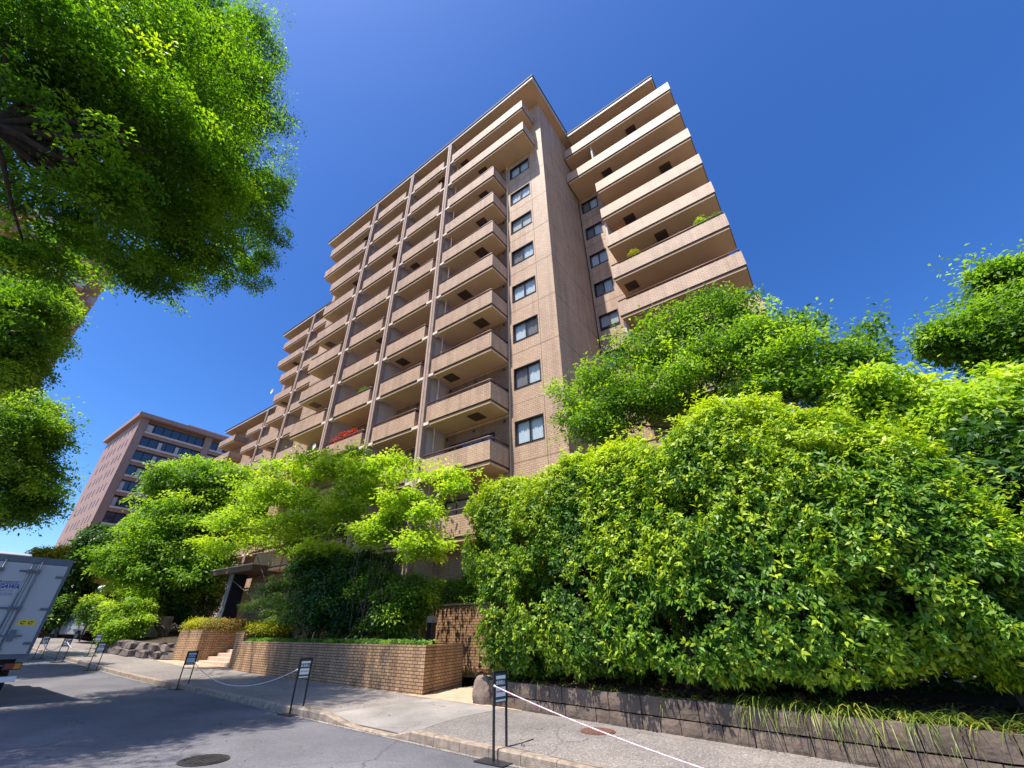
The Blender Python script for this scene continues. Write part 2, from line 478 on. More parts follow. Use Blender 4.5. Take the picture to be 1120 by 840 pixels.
M['l_red'] = leaf_mat('flower_red', (0.12, 0.05, 0.02), (0.50, 0.04, 0.03), (0.60, 0.12, 0.08), 0.3, 0.5, 0.3)
M['l_grass'] = leaf_mat('leaf_grass', (0.06, 0.10, 0.02), (0.17, 0.24, 0.035), (0.48, 0.42, 0.10), 0.35, 0.45, 0.4)
M['l_litter'] = leaf_mat('leaf_litter', (0.06, 0.035, 0.018), (0.15, 0.08, 0.04), (0.26, 0.16, 0.07), 0.1, 0.7, 0.2)

# ------------------------------------------------------------------ foliage
def unit(v):
    return v / np.maximum(np.linalg.norm(v, axis=1, keepdims=True), 1e-9)

def leaves(name, P, N, size, tint, mat, parent, width=0.5, droop=0.25, axis=None):
    """one mesh of pointed folded leaves at P facing N"""
    n = len(P)
    A = unit(rng.normal(size=(n, 3)) + np.array([0, 0, -droop])) if axis is None else unit(axis + rng.normal(size=(n, 3)) * .3 + np.array([0, 0, -droop]))
    A = unit(A - N * np.sum(A * N, axis=1, keepdims=True))
    B = np.cross(N, A)
    s = size[:, None]
    w = s * width * 0.5
    base = P
    mid = P + A * s * 0.45
    tip = P + A * s - N * s * 0.10
    V = np.stack([base, mid + B * w + N * w * 0.35, tip, mid - B * w + N * w * 0.35], axis=1).reshape(-1, 3)
    me = bpy.data.meshes.new(name)
    me.vertices.add(4 * n)
    me.vertices.foreach_set('co', V.astype(np.float32).ravel())
    me.loops.add(4 * n)
    me.loops.foreach_set('vertex_index', np.arange(4 * n, dtype=np.int32))
    me.polygons.add(n)
    me.polygons.foreach_set('loop_start', np.arange(0, 4 * n, 4, dtype=np.int32))
    me.update(calc_edges=True)
    at = me.attributes.new('tint', 'FLOAT', 'FACE')
    at.data.foreach_set('value', np.clip(tint, 0, 1).astype(np.float32))
    me.materials.append(mat)
    o = bpy.data.objects.new(name, me)
    COL.objects.link(o)
    if parent is not None:
        o.parent = parent
    return o

def vnoise(P, sc, seed=0.0):
    """cheap smooth noise in -1..1"""
    q = P * sc + seed
    x, y, z = q[:, 0], q[:, 1], q[:, 2]
    return (np.sin(x * 1.7 + 1.3 * np.sin(y * 1.1 + seed)) + np.sin(y * 1.9 + 1.5 * np.sin(z * 1.3 + 2.1)) +
            np.sin(z * 2.1 + 1.2 * np.sin(x * 0.9 + 4.2)) + 0.7 * np.sin((x + y + z) * 3.1 + seed)) / 3.7

def spray_points(blobs, n_spray, per, spread, flat, outer, gap, seed, up=0.8, out=0.6, jit=0.5, rough=0.18, tip=0.0, topgrow=0.0, clump=0.0, whorl=False, shoots=0, shoot_len=.3):
    """blobs: (cx,cy,cz,rx,ry,rz[,p]) -> leaf positions, normals, tints gathered in sprays"""
    B = np.array([list(b) + [2.0] * (7 - len(b)) for b in blobs], float)
    vol = (B[:, 3] * B[:, 4] + B[:, 4] * B[:, 5] + B[:, 3] * B[:, 5])
    pick = rng.choice(len(B), size=int(n_spray * 1.8), p=vol / vol.sum())
    D = unit(rng.normal(size=(len(pick), 3)))
    b = B[pick]
    pp = b[:, 6:7]
    rr = 1.0 / np.power(np.sum(np.abs(D) ** pp, axis=1, keepdims=True), 1.0 / pp)
    rad = 1.0 - np.abs(rng.normal(size=(len(pick), 1))) * outer
    rad = np.where(rad < 0.05, rng.random((len(pick), 1)), rad)
    rad *= 1.0 + rough * vnoise(D * 3.0 + pick[:, None] * 1.7, 1.6, seed)[:, None]
    C = b[:, :3] + D * rr * rad * b[:, 3:6]
    k = vnoise(C, 1.9 / max(0.3, np.mean(B[:, 3:6])) * 1.3, seed + 3.0) + 0.35 * vnoise(C, 5.2 / max(.3, np.mean(B[:, 3:6])), seed)
    keep = k > (gap - 1.0)
    C, D, b, rad = C[keep][:n_spray], D[keep][:n_spray], b[keep][:n_spray], rad[keep][:n_spray]
    m = len(C)
    g = D / b[:, 3:6]
    g = unit(np.sign(g) * np.abs(g) ** 1.3)
    NC = unit(g * out + np.array([0, 0, up]) + rng.normal(size=(m, 3)) * 0.25)
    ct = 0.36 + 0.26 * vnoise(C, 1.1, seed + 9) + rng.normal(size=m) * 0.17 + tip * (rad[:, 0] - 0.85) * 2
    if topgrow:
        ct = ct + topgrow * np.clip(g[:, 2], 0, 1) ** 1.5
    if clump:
        # every kept point becomes the middle of a leafy bough end: an umbrella of sprays
        ns = 12
        sel = rng.permutation(m)[:max(8, m // ns)]
        Rk = np.mean(b[sel, 3:6], axis=1) * clump * (.55 + .9 * rng.random(len(sel)))
        C0, g0, t0 = C[sel], g[sel], ct[sel]
        C0 = C0 + (C0 - b[sel, :3]) * (np.clip(rng.normal(size=(len(sel), 1)) * .16, -.35, .32))
        ii = np.repeat(np.arange(len(sel)), ns)
        th = rng.random(len(ii)) * 2 * np.pi
        lat = np.sqrt(rng.random(len(ii)))
        dirx = np.stack([np.cos(th), np.sin(th), np.zeros(len(ii))], 1)
        outw = g0[ii] * np.array([1, 1, 0.2])
        C = C0[ii] + dirx * (lat * Rk[ii])[:, None] + outw * (Rk[ii] * .4)[:, None]
        zf = np.clip(b[sel, 5] / np.mean(b[sel, 3:6], axis=1) * 1.3, .12, 1)[ii]
        C[:, 2] += zf * (Rk[ii] * (.22 - .5 * lat ** 2) * (1.3 - flat) + rng.normal(size=len(ii)) * Rk[ii] * .10)
        NC = unit(dirx * (lat * .55)[:, None] + outw * out * .5 + np.array([0, 0, up]) + rng.normal(size=(len(ii), 3)) * .22)
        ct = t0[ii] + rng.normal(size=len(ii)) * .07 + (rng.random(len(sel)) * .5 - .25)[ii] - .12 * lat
        m = len(C)
    if shoots:
        # straggling shoots beyond the outline
        w_ = np.clip(g[:, 2] + .35, 0, 1) if len(g) == len(C) else np.ones(len(C))
        pk = rng.choice(len(C), size=shoots, p=w_ / w_.sum())
        dd = unit((g[pk] if len(g) == len(C) else NC[pk]) * .7 + np.array([0, 0, .6]) + rng.normal(size=(shoots, 3)) * .35)
        st = np.linspace(.1, 1, 5)
        Ls = shoot_len * (.5 + rng.random(shoots))
        Cs = (C[pk][:, None, :] + dd[:, None, :] * (Ls[:, None] * st[None, :])[:, :, None]).reshape(-1, 3)
        C = np.concatenate([C, Cs]); NC = np.concatenate([NC, unit(np.repeat(dd, 5, axis=0) * .4 + np.array([0, 0, .6]) + rng.normal(size=(len(Cs), 3)) * .3)])
        ct = np.concatenate([ct, np.repeat(ct[pk] + .12, 5)])
        m = len(C)
    idx = np.repeat(np.arange(m), per)
    if shoots:
        late = idx >= m - shoots * 5
        idx = idx[(~late) | (rng.random(len(idx)) < .45)]
    N0 = NC[idx]
    off = rng.normal(size=(len(idx), 3)) * spread
    if whorl:
        o_ = off - N0 * np.sum(off * N0, axis=1, keepdims=True)
        ax = unit(o_) + N0 * (.15 + .5 * rng.random((len(idx), 1)))
        lift = rng.random((len(idx), 1)) * spread * .8
        P = C[idx] + unit(o_) * spread * .10 + N0 * lift
        N = unit(N0 - unit(o_) * .35 + rng.normal(size=(len(idx), 3)) * jit * .6)
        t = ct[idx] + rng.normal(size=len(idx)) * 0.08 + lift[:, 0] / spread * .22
        return P, N, t, ax
    off = off - N0 * np.sum(off * N0, axis=1, keepdims=True) * (1 - flat)
    P = C[idx] + off - N0 * (np.linalg.norm(off, axis=1, keepdims=True) ** 2) * 0.35 / max(spread, .05) * 0.5
    N = unit(N0 + rng.normal(size=(len(idx), 3)) * jit)
    t = ct[idx] + rng.normal(size=len(idx)) * 0.10
    return P, N, t, off

def limb_tubes(mb, start, ends, r0, seed=1, sub=2, wig=0.25, n=6, tipr=0.006):
    rnd = random.Random(seed)
    for e, rad in ends:
        s = Vector(start); e = Vector(e)
        L = (e - s).length
        pts, rs = [], []
        for i in range(6):
            t = i / 5
            p = s.lerp(e, t) + Vector((rnd.uniform(-1, 1), rnd.uniform(-1, 1), rnd.uniform(-.5, 1))) * L * 0.05 * wig * 4 * math.sin(math.pi * t)
            pts.append(p); rs.append(max(tipr, rad * (1 - t * 0.8)))
        mb.tube(pts, rs, n)
        for k in range(sub):
            t = rnd.uniform(0.4, 0.95)
            i = int(t * 5)
            a = pts[i]
            d = Vector((rnd.uniform(-1, 1), rnd.uniform(-1, 1), rnd.uniform(-.1, .9))).normalized() * L * rnd.uniform(.07, .15)
            mb.tube([a, a + d * .5 + Vector((0, 0, .05 * L)), a + d], [rs[i] * .6, rs[i] * .35, tipr], 5)

def tree(name, label, base, blobs, leafmat, bark='bark', trunk_r=0.14, n_spray=3000, per=8, leaf=0.08, spread=0.16, flat=0.35,
         outer=0.3, gap=0.55, seed=1.0, up=0.8, out=0.6, jit=0.45, rough=0.2, tip=0.3, topgrow=0.0, fork=0.45, cat='tree',
         width=0.5, sub=3, group=None, crown='crown', stems=1, limb_r=0.45, droop=.25, clump=0.0, whorl=False, shoots=0, shoot_len=.3):
    t = thing(name, label, cat, tuple(base), 0, group)
    bx, by, bz = base
    loc = [(b[0] - bx, b[1] - by, b[2] - bz) + tuple(b[3:]) for b in blobs]
    P, N, ti, ax = spray_points(loc, n_spray, per, spread, flat, outer, gap, seed, up, out, jit, rough, tip, topgrow, clump, whorl, shoots, shoot_len)
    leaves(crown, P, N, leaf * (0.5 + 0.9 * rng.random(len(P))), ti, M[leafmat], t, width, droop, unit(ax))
    mb = MB()
    cz = sum(b[2] for b in loc) / len(loc)
    cx = sum(b[0] for b in loc) / len(loc); cy = sum(b[1] for b in loc) / len(loc)
    for k in range(stems):
        ox, oy = (0, 0) if stems == 1 else (random.uniform(-1, 1) * .3 * stems * .5, random.uniform(-.2, .2))
        low = min(b[2] - b[5] for b in loc)
        fz = max(0.3, low + (cz - low) * fork) if stems == 1 else max(0.3, cz * fork)
        f = Vector((ox + cx * .35, oy + cy * .35, fz))
        mb.tube([(ox, oy, -0.3), (ox + cx * .08, oy + cy * .08, fz * .35), (ox + cx * .2, oy + cy * .2, fz * .7), f],
                [trunk_r * 1.25, trunk_r, trunk_r * .88, trunk_r * .75], 10)
        mine = [b for i, b in enumerate(loc) if i % stems == k] or loc[:1]
        limb_tubes(mb, f, [((b[0], b[1], b[2] + b[5] * .2), trunk_r * limb_r * random.uniform(.7, 1.2)) for b in mine], trunk_r, int(seed * 10) + k, sub)
    mb.build('trunk', M[bark], t)
    return t

def _blob(c, rpx, rpy, depth, p):
    """radii in photo pixels; depth = radius along the line of sight in metres"""
    k = float(np.dot(c - CAM, FW)) / F
    rpy = rpy or rpx
    W = rpx * k
    D = depth or W
    az = math.atan2(c[1], c[0])
    co, si = abs(math.cos(az)), abs(math.sin(az))
    rx, ry = W * si + D * co, W * co + D * si
    q = math.hypot(rx * si, ry * co)
    f = min(1.0, W / q)
    return (c[0], c[1], c[2], rx * f, ry * f, rpy * k, p)

def pblob(px, py, Y, rpx, rpy=None, rd=None, p=2.0):
    """ellipsoid seen at photo position (px, py), standing on the plane y = Y"""
    return _blob(at_y(px, py, Y), rpx, rpy, rd, p)

def rblob(px, py, r, rpx, rpy=None, rd=None, p=2.0):
    """the same at horizontal distance r"""
    return _blob(at_r(px, py, r), rpx, rpy, rd, p)

# ------------------------------------------------------------------ the ground, road, sidewalk
def kerb_y(x):
    if x > -19: return 6.30 - 0.072 * (x + 5)
    if x > -24: return 7.31 - 0.02 * (x + 19)
    return 7.41
def walk_ramp(x):
    """1 where the kerb is lowered for the driveway"""
    if x <= -9.5 or x >= -6.75: return 0.0
    if x < -8.7: return (x + 9.5) / 0.8
    if x > -7.05: return (-6.75 - x) / 0.3
    return 1.0

xs_far = [-900, -600, -400, -250, -180, -140, -120]
XS = xs_far + [float(v) for v in np.arange(-110, -24, 2.0)] + [float(v) for v in np.arange(-24, 12.01, 0.25)] + [16, 24, 40, 80, 200, 500, 900]
def sheet(name, xs, yfun, ny, zfun, mat, kind='structure'):
    vs, fs = [], []
    for x in xs:
        y0, y1 = yfun(x)
        for j in range(ny + 1):
            y = y0 + (y1 - y0) * j / ny
            vs.append((x, y, zfun(x, y)))
    for i in range(len(xs) - 1):
        for j in range(ny):
            a = i * (ny + 1) + j
            fs.append((a, a + ny + 1, a + ny + 2, a + 1))
    o = obj(name, vs, fs, mat, None, True)
    o['kind'] = kind
    return o
sheet('ground', XS, lambda x: (-900, 900), 1, lambda x, y: grade(x) - 0.03, M['ground'])
sheet('road', XS, lambda x: (-4.2, kerb_y(x) - 0.02), 2, lambda x, y: grade(x), M['road'])
def walk_z(x, y):
    d = min(1.0, max(0.0, (y - kerb_y(x)) / 1.5))
    return grade(x) + 0.13 - 0.105 * walk_ramp(x) * (1 - d)
def back_y(x):
    return 11.25 if x < -24.3 else (9.96 - 0.082 * (x + 10.15))
WX = [x for x in XS if -110 <= x <= 40]
sheet('sidewalk', WX, lambda x: (kerb_y(x) + 0.14, back_y(x) + 0.6), 8, walk_z, M['walk'])
# the worn concrete driveway crossing
sheet('driveway_path', [x for x in XS if -9.6 <= x <= -6.8], lambda x: (kerb_y(x) + 0.15, 9.62 - 0.10 * (x + 9)), 8, lambda x, y: walk_z(x, y) + 0.004, M['drive'])
sheet('paved_path', [-10.6, -10, -9, -8, -7.4, -6.5], lambda x: (9.625 - 0.10 * (x + 9), 15.7), 4, lambda x, y: 0.137, M['paver'])
sheet('entrance_path', [float(v) for v in np.arange(-30.5, -23.6, .5)], lambda x: (10.0 - 0.03 * (x + 24), 14.5), 4, lambda x, y: grade(x) + 0.137, M['paver'])
sheet('near_sidewalk', XS, lambda x: (-7.2, -4.05), 1, lambda x, y: grade(x) + 0.14, M['walk'])

def kerb(name, label, x0, x1, seg=0.6):
    mb = MB()
    x = x0
    while x < x1 - 0.01:
        e = min(x1, x + seg)
        a, b = x + 0.004, e - 0.004
        def zt(xx): return grade(xx) + 0.135 - 0.11 * walk_ramp(xx)
        ya, yb = kerb_y(a), kerb_y(b)
        vs = [(a, ya, grade(a) - .1), (b, yb, grade(b) - .1), (b, yb + .16, grade(b) - .1), (a, ya + .16, grade(a) - .1),
              (a, ya, zt(a) - .02), (b, yb, zt(b) - .02), (b, yb + .16, zt(b)), (a, ya + .16, zt(a)),
              (a, ya + .02, zt(a)), (b, yb + .02, zt(b))]
        mb.add(vs, [(0, 1, 5, 4), (4, 5, 9, 8), (8, 9, 6, 7), (1, 2, 6, 9, 5), (2, 3, 7, 6), (3, 0, 4, 8, 7)])
        x = e
    o = mb.build(name, M['kerb'])
    o['kind'] = 'structure'
    return o
kerb('kerb', '', -110, -9.5)
kerb('kerb', '', -9.5, -6.75, 0.55)
kerb('kerb', '', -6.75, 14)
mb = MB()
for i in range(40):
    x = -60 + i * 2
    mb.box(x, x + 1.99, -4.2, -4.04, grade(x) - .1, grade(x) + 0.15)
tag(mb.build('kerb', M['kerb']), kind='structure')
# narrow gutter strip of pale concrete beside the kerb
sheet('gutter', WX, lambda x: (kerb_y(x) - 0.10, kerb_y(x) - 0.015), 1, lambda x, y: grade(x) + 0.005, M['drive'])

# ------------------------------------------------------------------ the apartment building
PT = [3.1, 6.1, 9.2, 12.3, 15.4, 18.4, 21.35, 24.35, 27.3, 30.25, 33.2, 36.17]
bld = thing('apartment_building', 'tall stepped beige tiled apartment block with stacked balconies behind the hedges and trees', 'building', (0, 0, 0))

def balcony(x0, x1, yf, yw, pt, dx=0, left_ret=False, right_ret=True, h=0.93, hatch=None, rail=True, glass=None):
    """parapet (tile) with return walls, slab, drip groove, handrail and escape hatch"""
    mb = MB()
    t = 0.14
    mb.box(x0, x1, yf, yf + t, pt - h, pt)
    if right_ret:
        mb.box(x1 - t, x1, yf + t, yw, pt - h, pt)
    if left_ret:
        mb.box(x0, x0 + t, yf + t, yw, pt - h, pt)
    o = mb.build('balcony', M['tile'], bld)
    g = MB()
    g.box(x0 + .03, x1 - .03, yf + .03, yw, pt - h - 0.07, pt - h - 0.002)
    g.build('drip_groove', M['groove'], o)
    s = MB()
    s.box(x0 + .06, x1 - .06, yf + .07, yw, pt - h - 0.20, pt - h - 0.072)
    s.build('floor_slab', M['soffit'], o)
    if rail:
        r = MB()
        z = pt + 0.24
        pts = [(x0 + .02, yf + .10, z), (x1 - .16, yf + .10, z), (x1 - .09, yf + .18, z)]
        if right_ret: pts.append((x1 - .09, yw, z))
        r.tube(pts, 0.045, 6)
        k = max(2, int((x1 - x0) / 1.1))
        for i in range(k + 1):
            xx = x0 + .12 + (x1 - x0 - .3) * i / k
            r.tube([(xx, yf + .10, pt - .02), (xx, yf + .10, z)], 0.014, 5)
        r.build('handrail', M['rail'], o)
    if hatch:
        hx, hy = hatch
        hb = MB()
        hb.box(hx - .36, hx + .36, hy - .36, hy + .36, pt - h - .245, pt - h - .203)
        hb.build('escape_hatch', M['hatch'], o)
    return o

def window(x0, x1, y, z0, z1, cl=0.5, seed=0, name='window'):
    """recess with frame, two sashes, curtains; wall face at y looking towards -y"""
    mb = MB()
    f = 0.06
    yy = y + 0.10
    mb.box(x0, x1, y - .012, yy + .03, z1 - f, z1)
    mb.box(x0, x1, y - .03, yy + .03, z0, z0 + f * .8)
    mb.box(x0, x0 + f, y - .012, yy + .03, z0 + f * .8, z1 - f)
    mb.box(x1 - f, x1, y - .012, yy + .03, z0 + f * .8, z1 - f)
    xm = (x0 + x1) / 2
    mb.box(xm - .035, xm + .035, yy - .03, yy + .02, z0 + f * .8, z1 - f)
    o = mb.build(name, M['frame'], bld)
    g = MB(); g.add([(x0 + f, yy, z0 + f * .8), (xm - .035, yy, z0 + f * .8), (xm - .035, yy, z1 - f), (x0 + f, yy, z1 - f)], [(0, 1, 2, 3)])
    g.add([(xm + .035, yy - .02, z0 + f * .8), (x1 - f, yy - .02, z0 + f * .8), (x1 - f, yy - .02, z1 - f), (xm + .035, yy - .02, z1 - f)], [(0, 1, 2, 3)])
    g.build('pane', M['glass'], o)
    rnd = random.Random(seed)
    def folds(a, b, zlo, zhi, mat, yy0):
        vs, fs = [], []
        k = max(6, int((b - a) / 0.035))
        for i in range(k + 1):
            xx = a + (b - a) * i / k
            yv = yy0 + 0.02 * math.sin(i * 1.9 + seed) + 0.012 * math.sin(i * .7)
            zz = zlo + 0.10 * abs(math.sin(i * .42 + seed))
            vs += [(xx, yv, zz), (xx, yv, zhi)]
        for i in range(k):
            fs.append((2 * i, 2 * i + 2, 2 * i + 3, 2 * i + 1))
        obj('curtain', vs, fs, mat, o, True)
    style = rnd.random()
    lo = z0 + .06 + rnd.choice([0, 0, .1])
    if style < .55:
        folds(x0 + .08, xm, lo, z1 - .08, M['curtain'], yy + .09)
        folds(xm + .02, x1 - .08, lo, z1 - .08, M['curtain'] if rnd.random() < .6 else M['drape'], yy + .10)
    elif style < .72:
        folds(x0 + .08, xm, lo, z1 - .08, M['drape'], yy + .10)
        folds(xm, x1 - .08, lo, z1 - .08, M['curtain'], yy + .09)
    elif style < .86:
        folds(x0 + .08, x0 * .72 + x1 * .28, lo, z1 - .08, M['curtain'], yy + .09)
        folds(x0 * .2 + x1 * .8, x1 - .08, lo, z1 - .08, M['curtain'], yy + .09)
    else:
        bl = MB(); bl.box(x0 + .07, x1 - .07, yy + .08, yy + .085, z0 + (z1 - z0) * rnd.uniform(.2, .6), z1 - .07)
        bl.build('blind', M['fascia'], o)
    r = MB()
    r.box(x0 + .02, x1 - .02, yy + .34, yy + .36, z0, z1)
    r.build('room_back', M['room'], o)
    return o

def wall_with_holes(mb, x0, x1, y, z0, z1, holes, depth=0.5, mi=0):
    """-y facing wall: strips round rectangular holes sorted by height (all holes share x range)"""
    if not holes:
        mb.box(x0, x1, y, y + depth, z0, z1, mi); return
    hx0, hx1 = holes[0][0], holes[0][1]
    mb.box(x0, hx0, y, y + depth, z0, z1, mi)
    mb.box(hx1, x1, y, y + depth, z0, z1, mi)
    z = z0
    for (_, _, a, b) in sorted(holes, key=lambda q: q[2]):
        if a > z: mb.box(hx0, hx1, y, y + depth, z, a, mi)
        z = b
    if z < z1: mb.box(hx0, hx1, y, y + depth, z, z1, mi)

def bay_door(x0, x1, y, zf, seed, label=None):
    """sliding balcony doors standing proud on the back wall"""
    rnd = random.Random(seed)
    mb = MB()
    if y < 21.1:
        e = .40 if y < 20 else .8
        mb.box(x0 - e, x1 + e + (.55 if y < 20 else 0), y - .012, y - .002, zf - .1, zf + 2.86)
        mb.build('recess_shade_panel', M['tile_shaded_brown'], bld)  # added panel that carries the recess shade in its darker colour
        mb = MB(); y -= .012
    z0, z1 = zf + .1, zf + 2.25
    mb.box(x0, x1, y - .05, y - .003, z1 - .07, z1)
    mb.box(x0, x0 + .07, y - .05, y - .003, z0, z1 - .07)
    mb.box(x1 - .07, x1, y - .05, y - .003, z0, z1 - .07)
    n = 2 if x1 - x0 < 2.6 else 4
    for i in range(1, n):
        xx = x0 + (x1 - x0) * i / n
        mb.box(xx - .03, xx + .03, y - .045, y - .003, z0, z1 - .07)
    o = mb.build('balcony_door', M['frame'], bld)
    g = MB(); g.box(x0 + .07, x1 - .07, y - .02, y - .004, z0, z1 - .071)
    g.build('pane', M['dglass'] if rnd.random() < .75 else M['drape'], o)
    return o

class Each:
    def __init__(self, name, mat): self.name, self.mat = name, mat
    def box(self, *a):
        q = MB(); q.box(*a); q.build(self.name, M[self.mat], bld)
vents = Each('vent_cap', 'hatch'); joints = Each('joint_line', 'joint'); stubs = Each('slab_edge', 'stub')

def block(X0, X1, yf, yw, roof_z, pts, pillars, wide, depth, right_win=None, left_strip=True, x_eave=(0, 0), bays=None, seed=0, left_extra=0.0):
    """one slab of the stepped building; pts = parapet tops"""
    rnd = random.Random(seed)
    w = MB()
    holes = []
    if right_win:
        holes = [(right_win[0], right_win[1], p - 2.98, p - 1.70) for p in pts[1:]]
    wall_with_holes(w, X0, X1, yw, -0.5, roof_z, holes, 0.6)
    w.box(X0, X1, yw + 0.62, yw + depth, -0.5, roof_z)
    w.box(X0, X0 + .3, yw + .6, yw + .62, -0.5, roof_z); w.box(X1 - .3, X1, yw + .6, yw + .62, -0.5, roof_z)
    w.build('wall', M['tile'], bld)
    for i, h in enumerate(holes):
        window(h[0], h[1], yw, h[2], h[3], seed=i * 3 + seed)
    # roof: soffit slab, white fascia, dark coping
    ex0, ex1 = X0 + x_eave[0], X1 + x_eave[1]
    r = MB(); r.box(ex0 + .12, ex1 - .12, yf + .02, yw + depth + .5, roof_z, roof_z + .18)
    ro = r.build('roof', M['soffit'], bld)
    r = MB()
    r.box(ex0, ex1, yf - .08, yf + .018, roof_z - .04, roof_z + .22)
    r.box(ex0, ex0 + .118, yf + .02, yw + depth + .62, roof_z - .04, roof_z + .22)
    r.box(ex1 - .118, ex1, yf + .02, yw + depth + .62, roof_z - .04, roof_z + .22)
    r.box(ex0 + .12, ex1 - .12, yw + depth + .502, yw + depth + .62, roof_z - .04, roof_z + .22)
    r.build('fascia', M['fascia'], ro)
    r = MB(); r.box(ex0 - .05, ex1 + .05, yf - .14, yw + depth + .68, roof_z + .222, roof_z + .42)
    r.build('coping', M['roofmetal'], ro)
    # pillars with pale slab stubs at each storey
    for px_ in pillars:
        pm = MB(); pm.box(px_ - .20, px_ + .12, yf - .06, yf + .30, -0.4, roof_z - .002)
        pm.build('pillar', M['pillar'], bld)
        ed = MB(); ed.box(px_ - .21, px_ - .07, yf - .10, yf - .062, -0.4, roof_z - .05)
        ed.build('pillar', M['stub'] if False else M['pipe'], bld)
        fn = MB(); fn.box(px_ - .10, px_ + .04, yf + .302, yw - .002, -0.4, roof_z - .002)
        fn.build('partition_wall', M['fin'], bld)
        for p in pts:
            stubs.box(px_ - .80, px_ + .50, yf - .02, yf + .28, p - 1.14, p - .97) if p > 3.5 else None
    return w

# --- main tower: x -33 .. -7.9, front wall 15.5, balcony fronts 13.92
YF, YW = 13.92, 15.5
PIL1 = [-15.75, -20.40, -25.45]
block(-33.0, -7.9, YF, YW, 37.95, PT, PIL1, 2, 11.0, (-10.75, -9.08), x_eave=(-0.75, 0.55), seed=1)
rnd = random.Random(5)
for i, p in enumerate(PT[1:]):
    top = p > 33
    # bay next to the window strip
    x1 = -8.45 if top else -11.05
    balcony(-15.50, x1, YF, YW, p, hatch=rnd.choice([(-14.6, 14.75), (-12.6, 14.75), (-12.5, 14.8), (-13.9, 14.75)]), rail=not top)
    bay_door(-15.1, -12.0, YW, p - 1.05, i)
    balcony(-20.12, -16.42, YF, YW, p, hatch=(rnd.choice([-17.2, -19.3]), 14.8) if i % 3 == 1 else None, rail=p < 34)
    bay_door(-19.7, -17.0, YW, p - 1.05, i + 40)
    balcony(-24.95, -21.15, YF, YW, p, hatch=(rnd.choice([-22.0, -24.2]), 14.8) if i % 3 == 2 else None, rail=p < 34)
    bay_door(-24.5, -21.6, YW, p - 1.05, i + 60)
    x0 = -32.6 if top else -30.6
    balcony(x0, -26.25, YF, YW, p, left_ret=True, hatch=(rnd.choice([-29.6, -27.4]), 14.8) if i % 2 == 0 else None, rail=p < 34)
    bay_door(-29.9, -27.0, YW, p - 1.05, i + 80)
    # floor joints on the tiled wall
    zj = p - 0.75
    joints.box(-11.0, -7.897, YW - .004, YW - .001, zj, zj + .025)
    joints.box(-7.899, -7.896, YW, 21.04, zj, zj + .025)
    joints.box(-33.0, -30.6, YW - .004, YW - .001, zj, zj + .025)
    for vx in (-11.35, -15.3, -13.4, -22.6, -18.1):
        vents.box(vx - .06, vx + .06, YW - .10, YW - .013, p + 1.55, p + 1.67)
joints.box(-8.995, -8.97, YW - .004, YW - .001, 2, 37.9)
dp = MB(); dp.tube([(-10.99, YW - .06, 0), (-10.99, YW - .06, 37.9)], .05, 8)
dp.tube([(-15.25, YF + .5, 0), (-15.25, YF + .5, 37.9)], .05, 8)
dp.build('downpipe', M['pipe'], bld)

# --- wing to the right, front wall 21.05, balcony fronts 19.16
PW = [6.2, 9.3, 12.35, 15.35, 18.25, 21.2, 24.05, 26.85, 29.75, 32.75, 35.9]
YF2, YW2 = 19.16, 21.05
w = MB()
holes = [(-7.72, -6.38, p - 2.9, p - 1.65) for p in PW[1:]]
wall_with_holes(w, -7.898, 0.35, YW2, -0.5, 37.5, holes, 0.6)
w.box(-7.898, 0.35, YW2 + .62, 31.0, -0.5, 37.5)
w.box(-8.5, -7.9, 20.9, 31.0, -0.5, 37.5)
w.build('wall', M['tile_b'], bld)
for i, h in enumerate(holes):
    window(h[0], h[1], YW2, h[2], h[3], seed=i * 5 + 2)
r = MB(); r.box(-7.3, -0.22, YF2 + .02, 31.4, 37.5, 37.66)
ro = r.build('roof', M['soffit'], bld)
r = MB(); r.box(-7.25, -0.10, YF2 - .08, YF2 + .018, 37.46, 37.72); r.box(-.218, -.10, YF2 + .02, 31.5, 37.46, 37.72)
r.build('fascia', M['fascia'], ro)
r = MB(); r.box(-7.27, -0.04, YF2 - .13, 31.6, 37.722, 37.88); r.build('coping', M['roofmetal'], ro)
for i, p in enumerate(PW):
    top = p > 32
    x0 = -7.85 if top else -5.75
    xr = 0.72 + 0.02 * (len(PW) - i)
    hx = [(-1.2, 20.2), (-5.0, 20.2), (-2.6, 20.2), (-4.2, 20.2)][i % 4]
    o = balcony(x0, xr, YF2, YW2, p, left_ret=not top, hatch=hx, rail=p < 24)
    bay_door(-4.9, -1.0, YW2, p - 1.05, i + 200)
    joints.box(-7.88, -5.8, YW2 - .004, YW2 - .001, p - .75, p - .725)
    if i % 3 == 1:
        c = MB(); c.box(-5.72, -5.60, YF2 + .3, YW2, p - 3, p - 1.14); c.build('partition_wall', M['fin'], bld)

# --- second slab, set back: front wall 21.3, balcony fronts 19.7
block(-52.6, -33.02, 19.70, 21.3, 37.95, PT, [-45.35], 2, 10.0, None, x_eave=(-0.75, 0.0), seed=2)
for i, p in enumerate(PT[1:]):
    top = p > 33
    balcony(-52.2 if top else -50.2, -46.15, 19.70, 21.3, p, left_ret=True, hatch=(-49, 20.6) if i % 2 else None, rail=False)
    balcony(-45.05, -41.0, 19.70, 21.3, p, rail=False)
    bay_door(-49.8, -46.8, 21.3, p - 1.05, i + 300)
    bay_door(-44.6, -41.8, 21.3, p - 1.05, i + 320)
    joints.box(-52.6, -50.2, 21.296, 21.299, p - .75, p - .72)
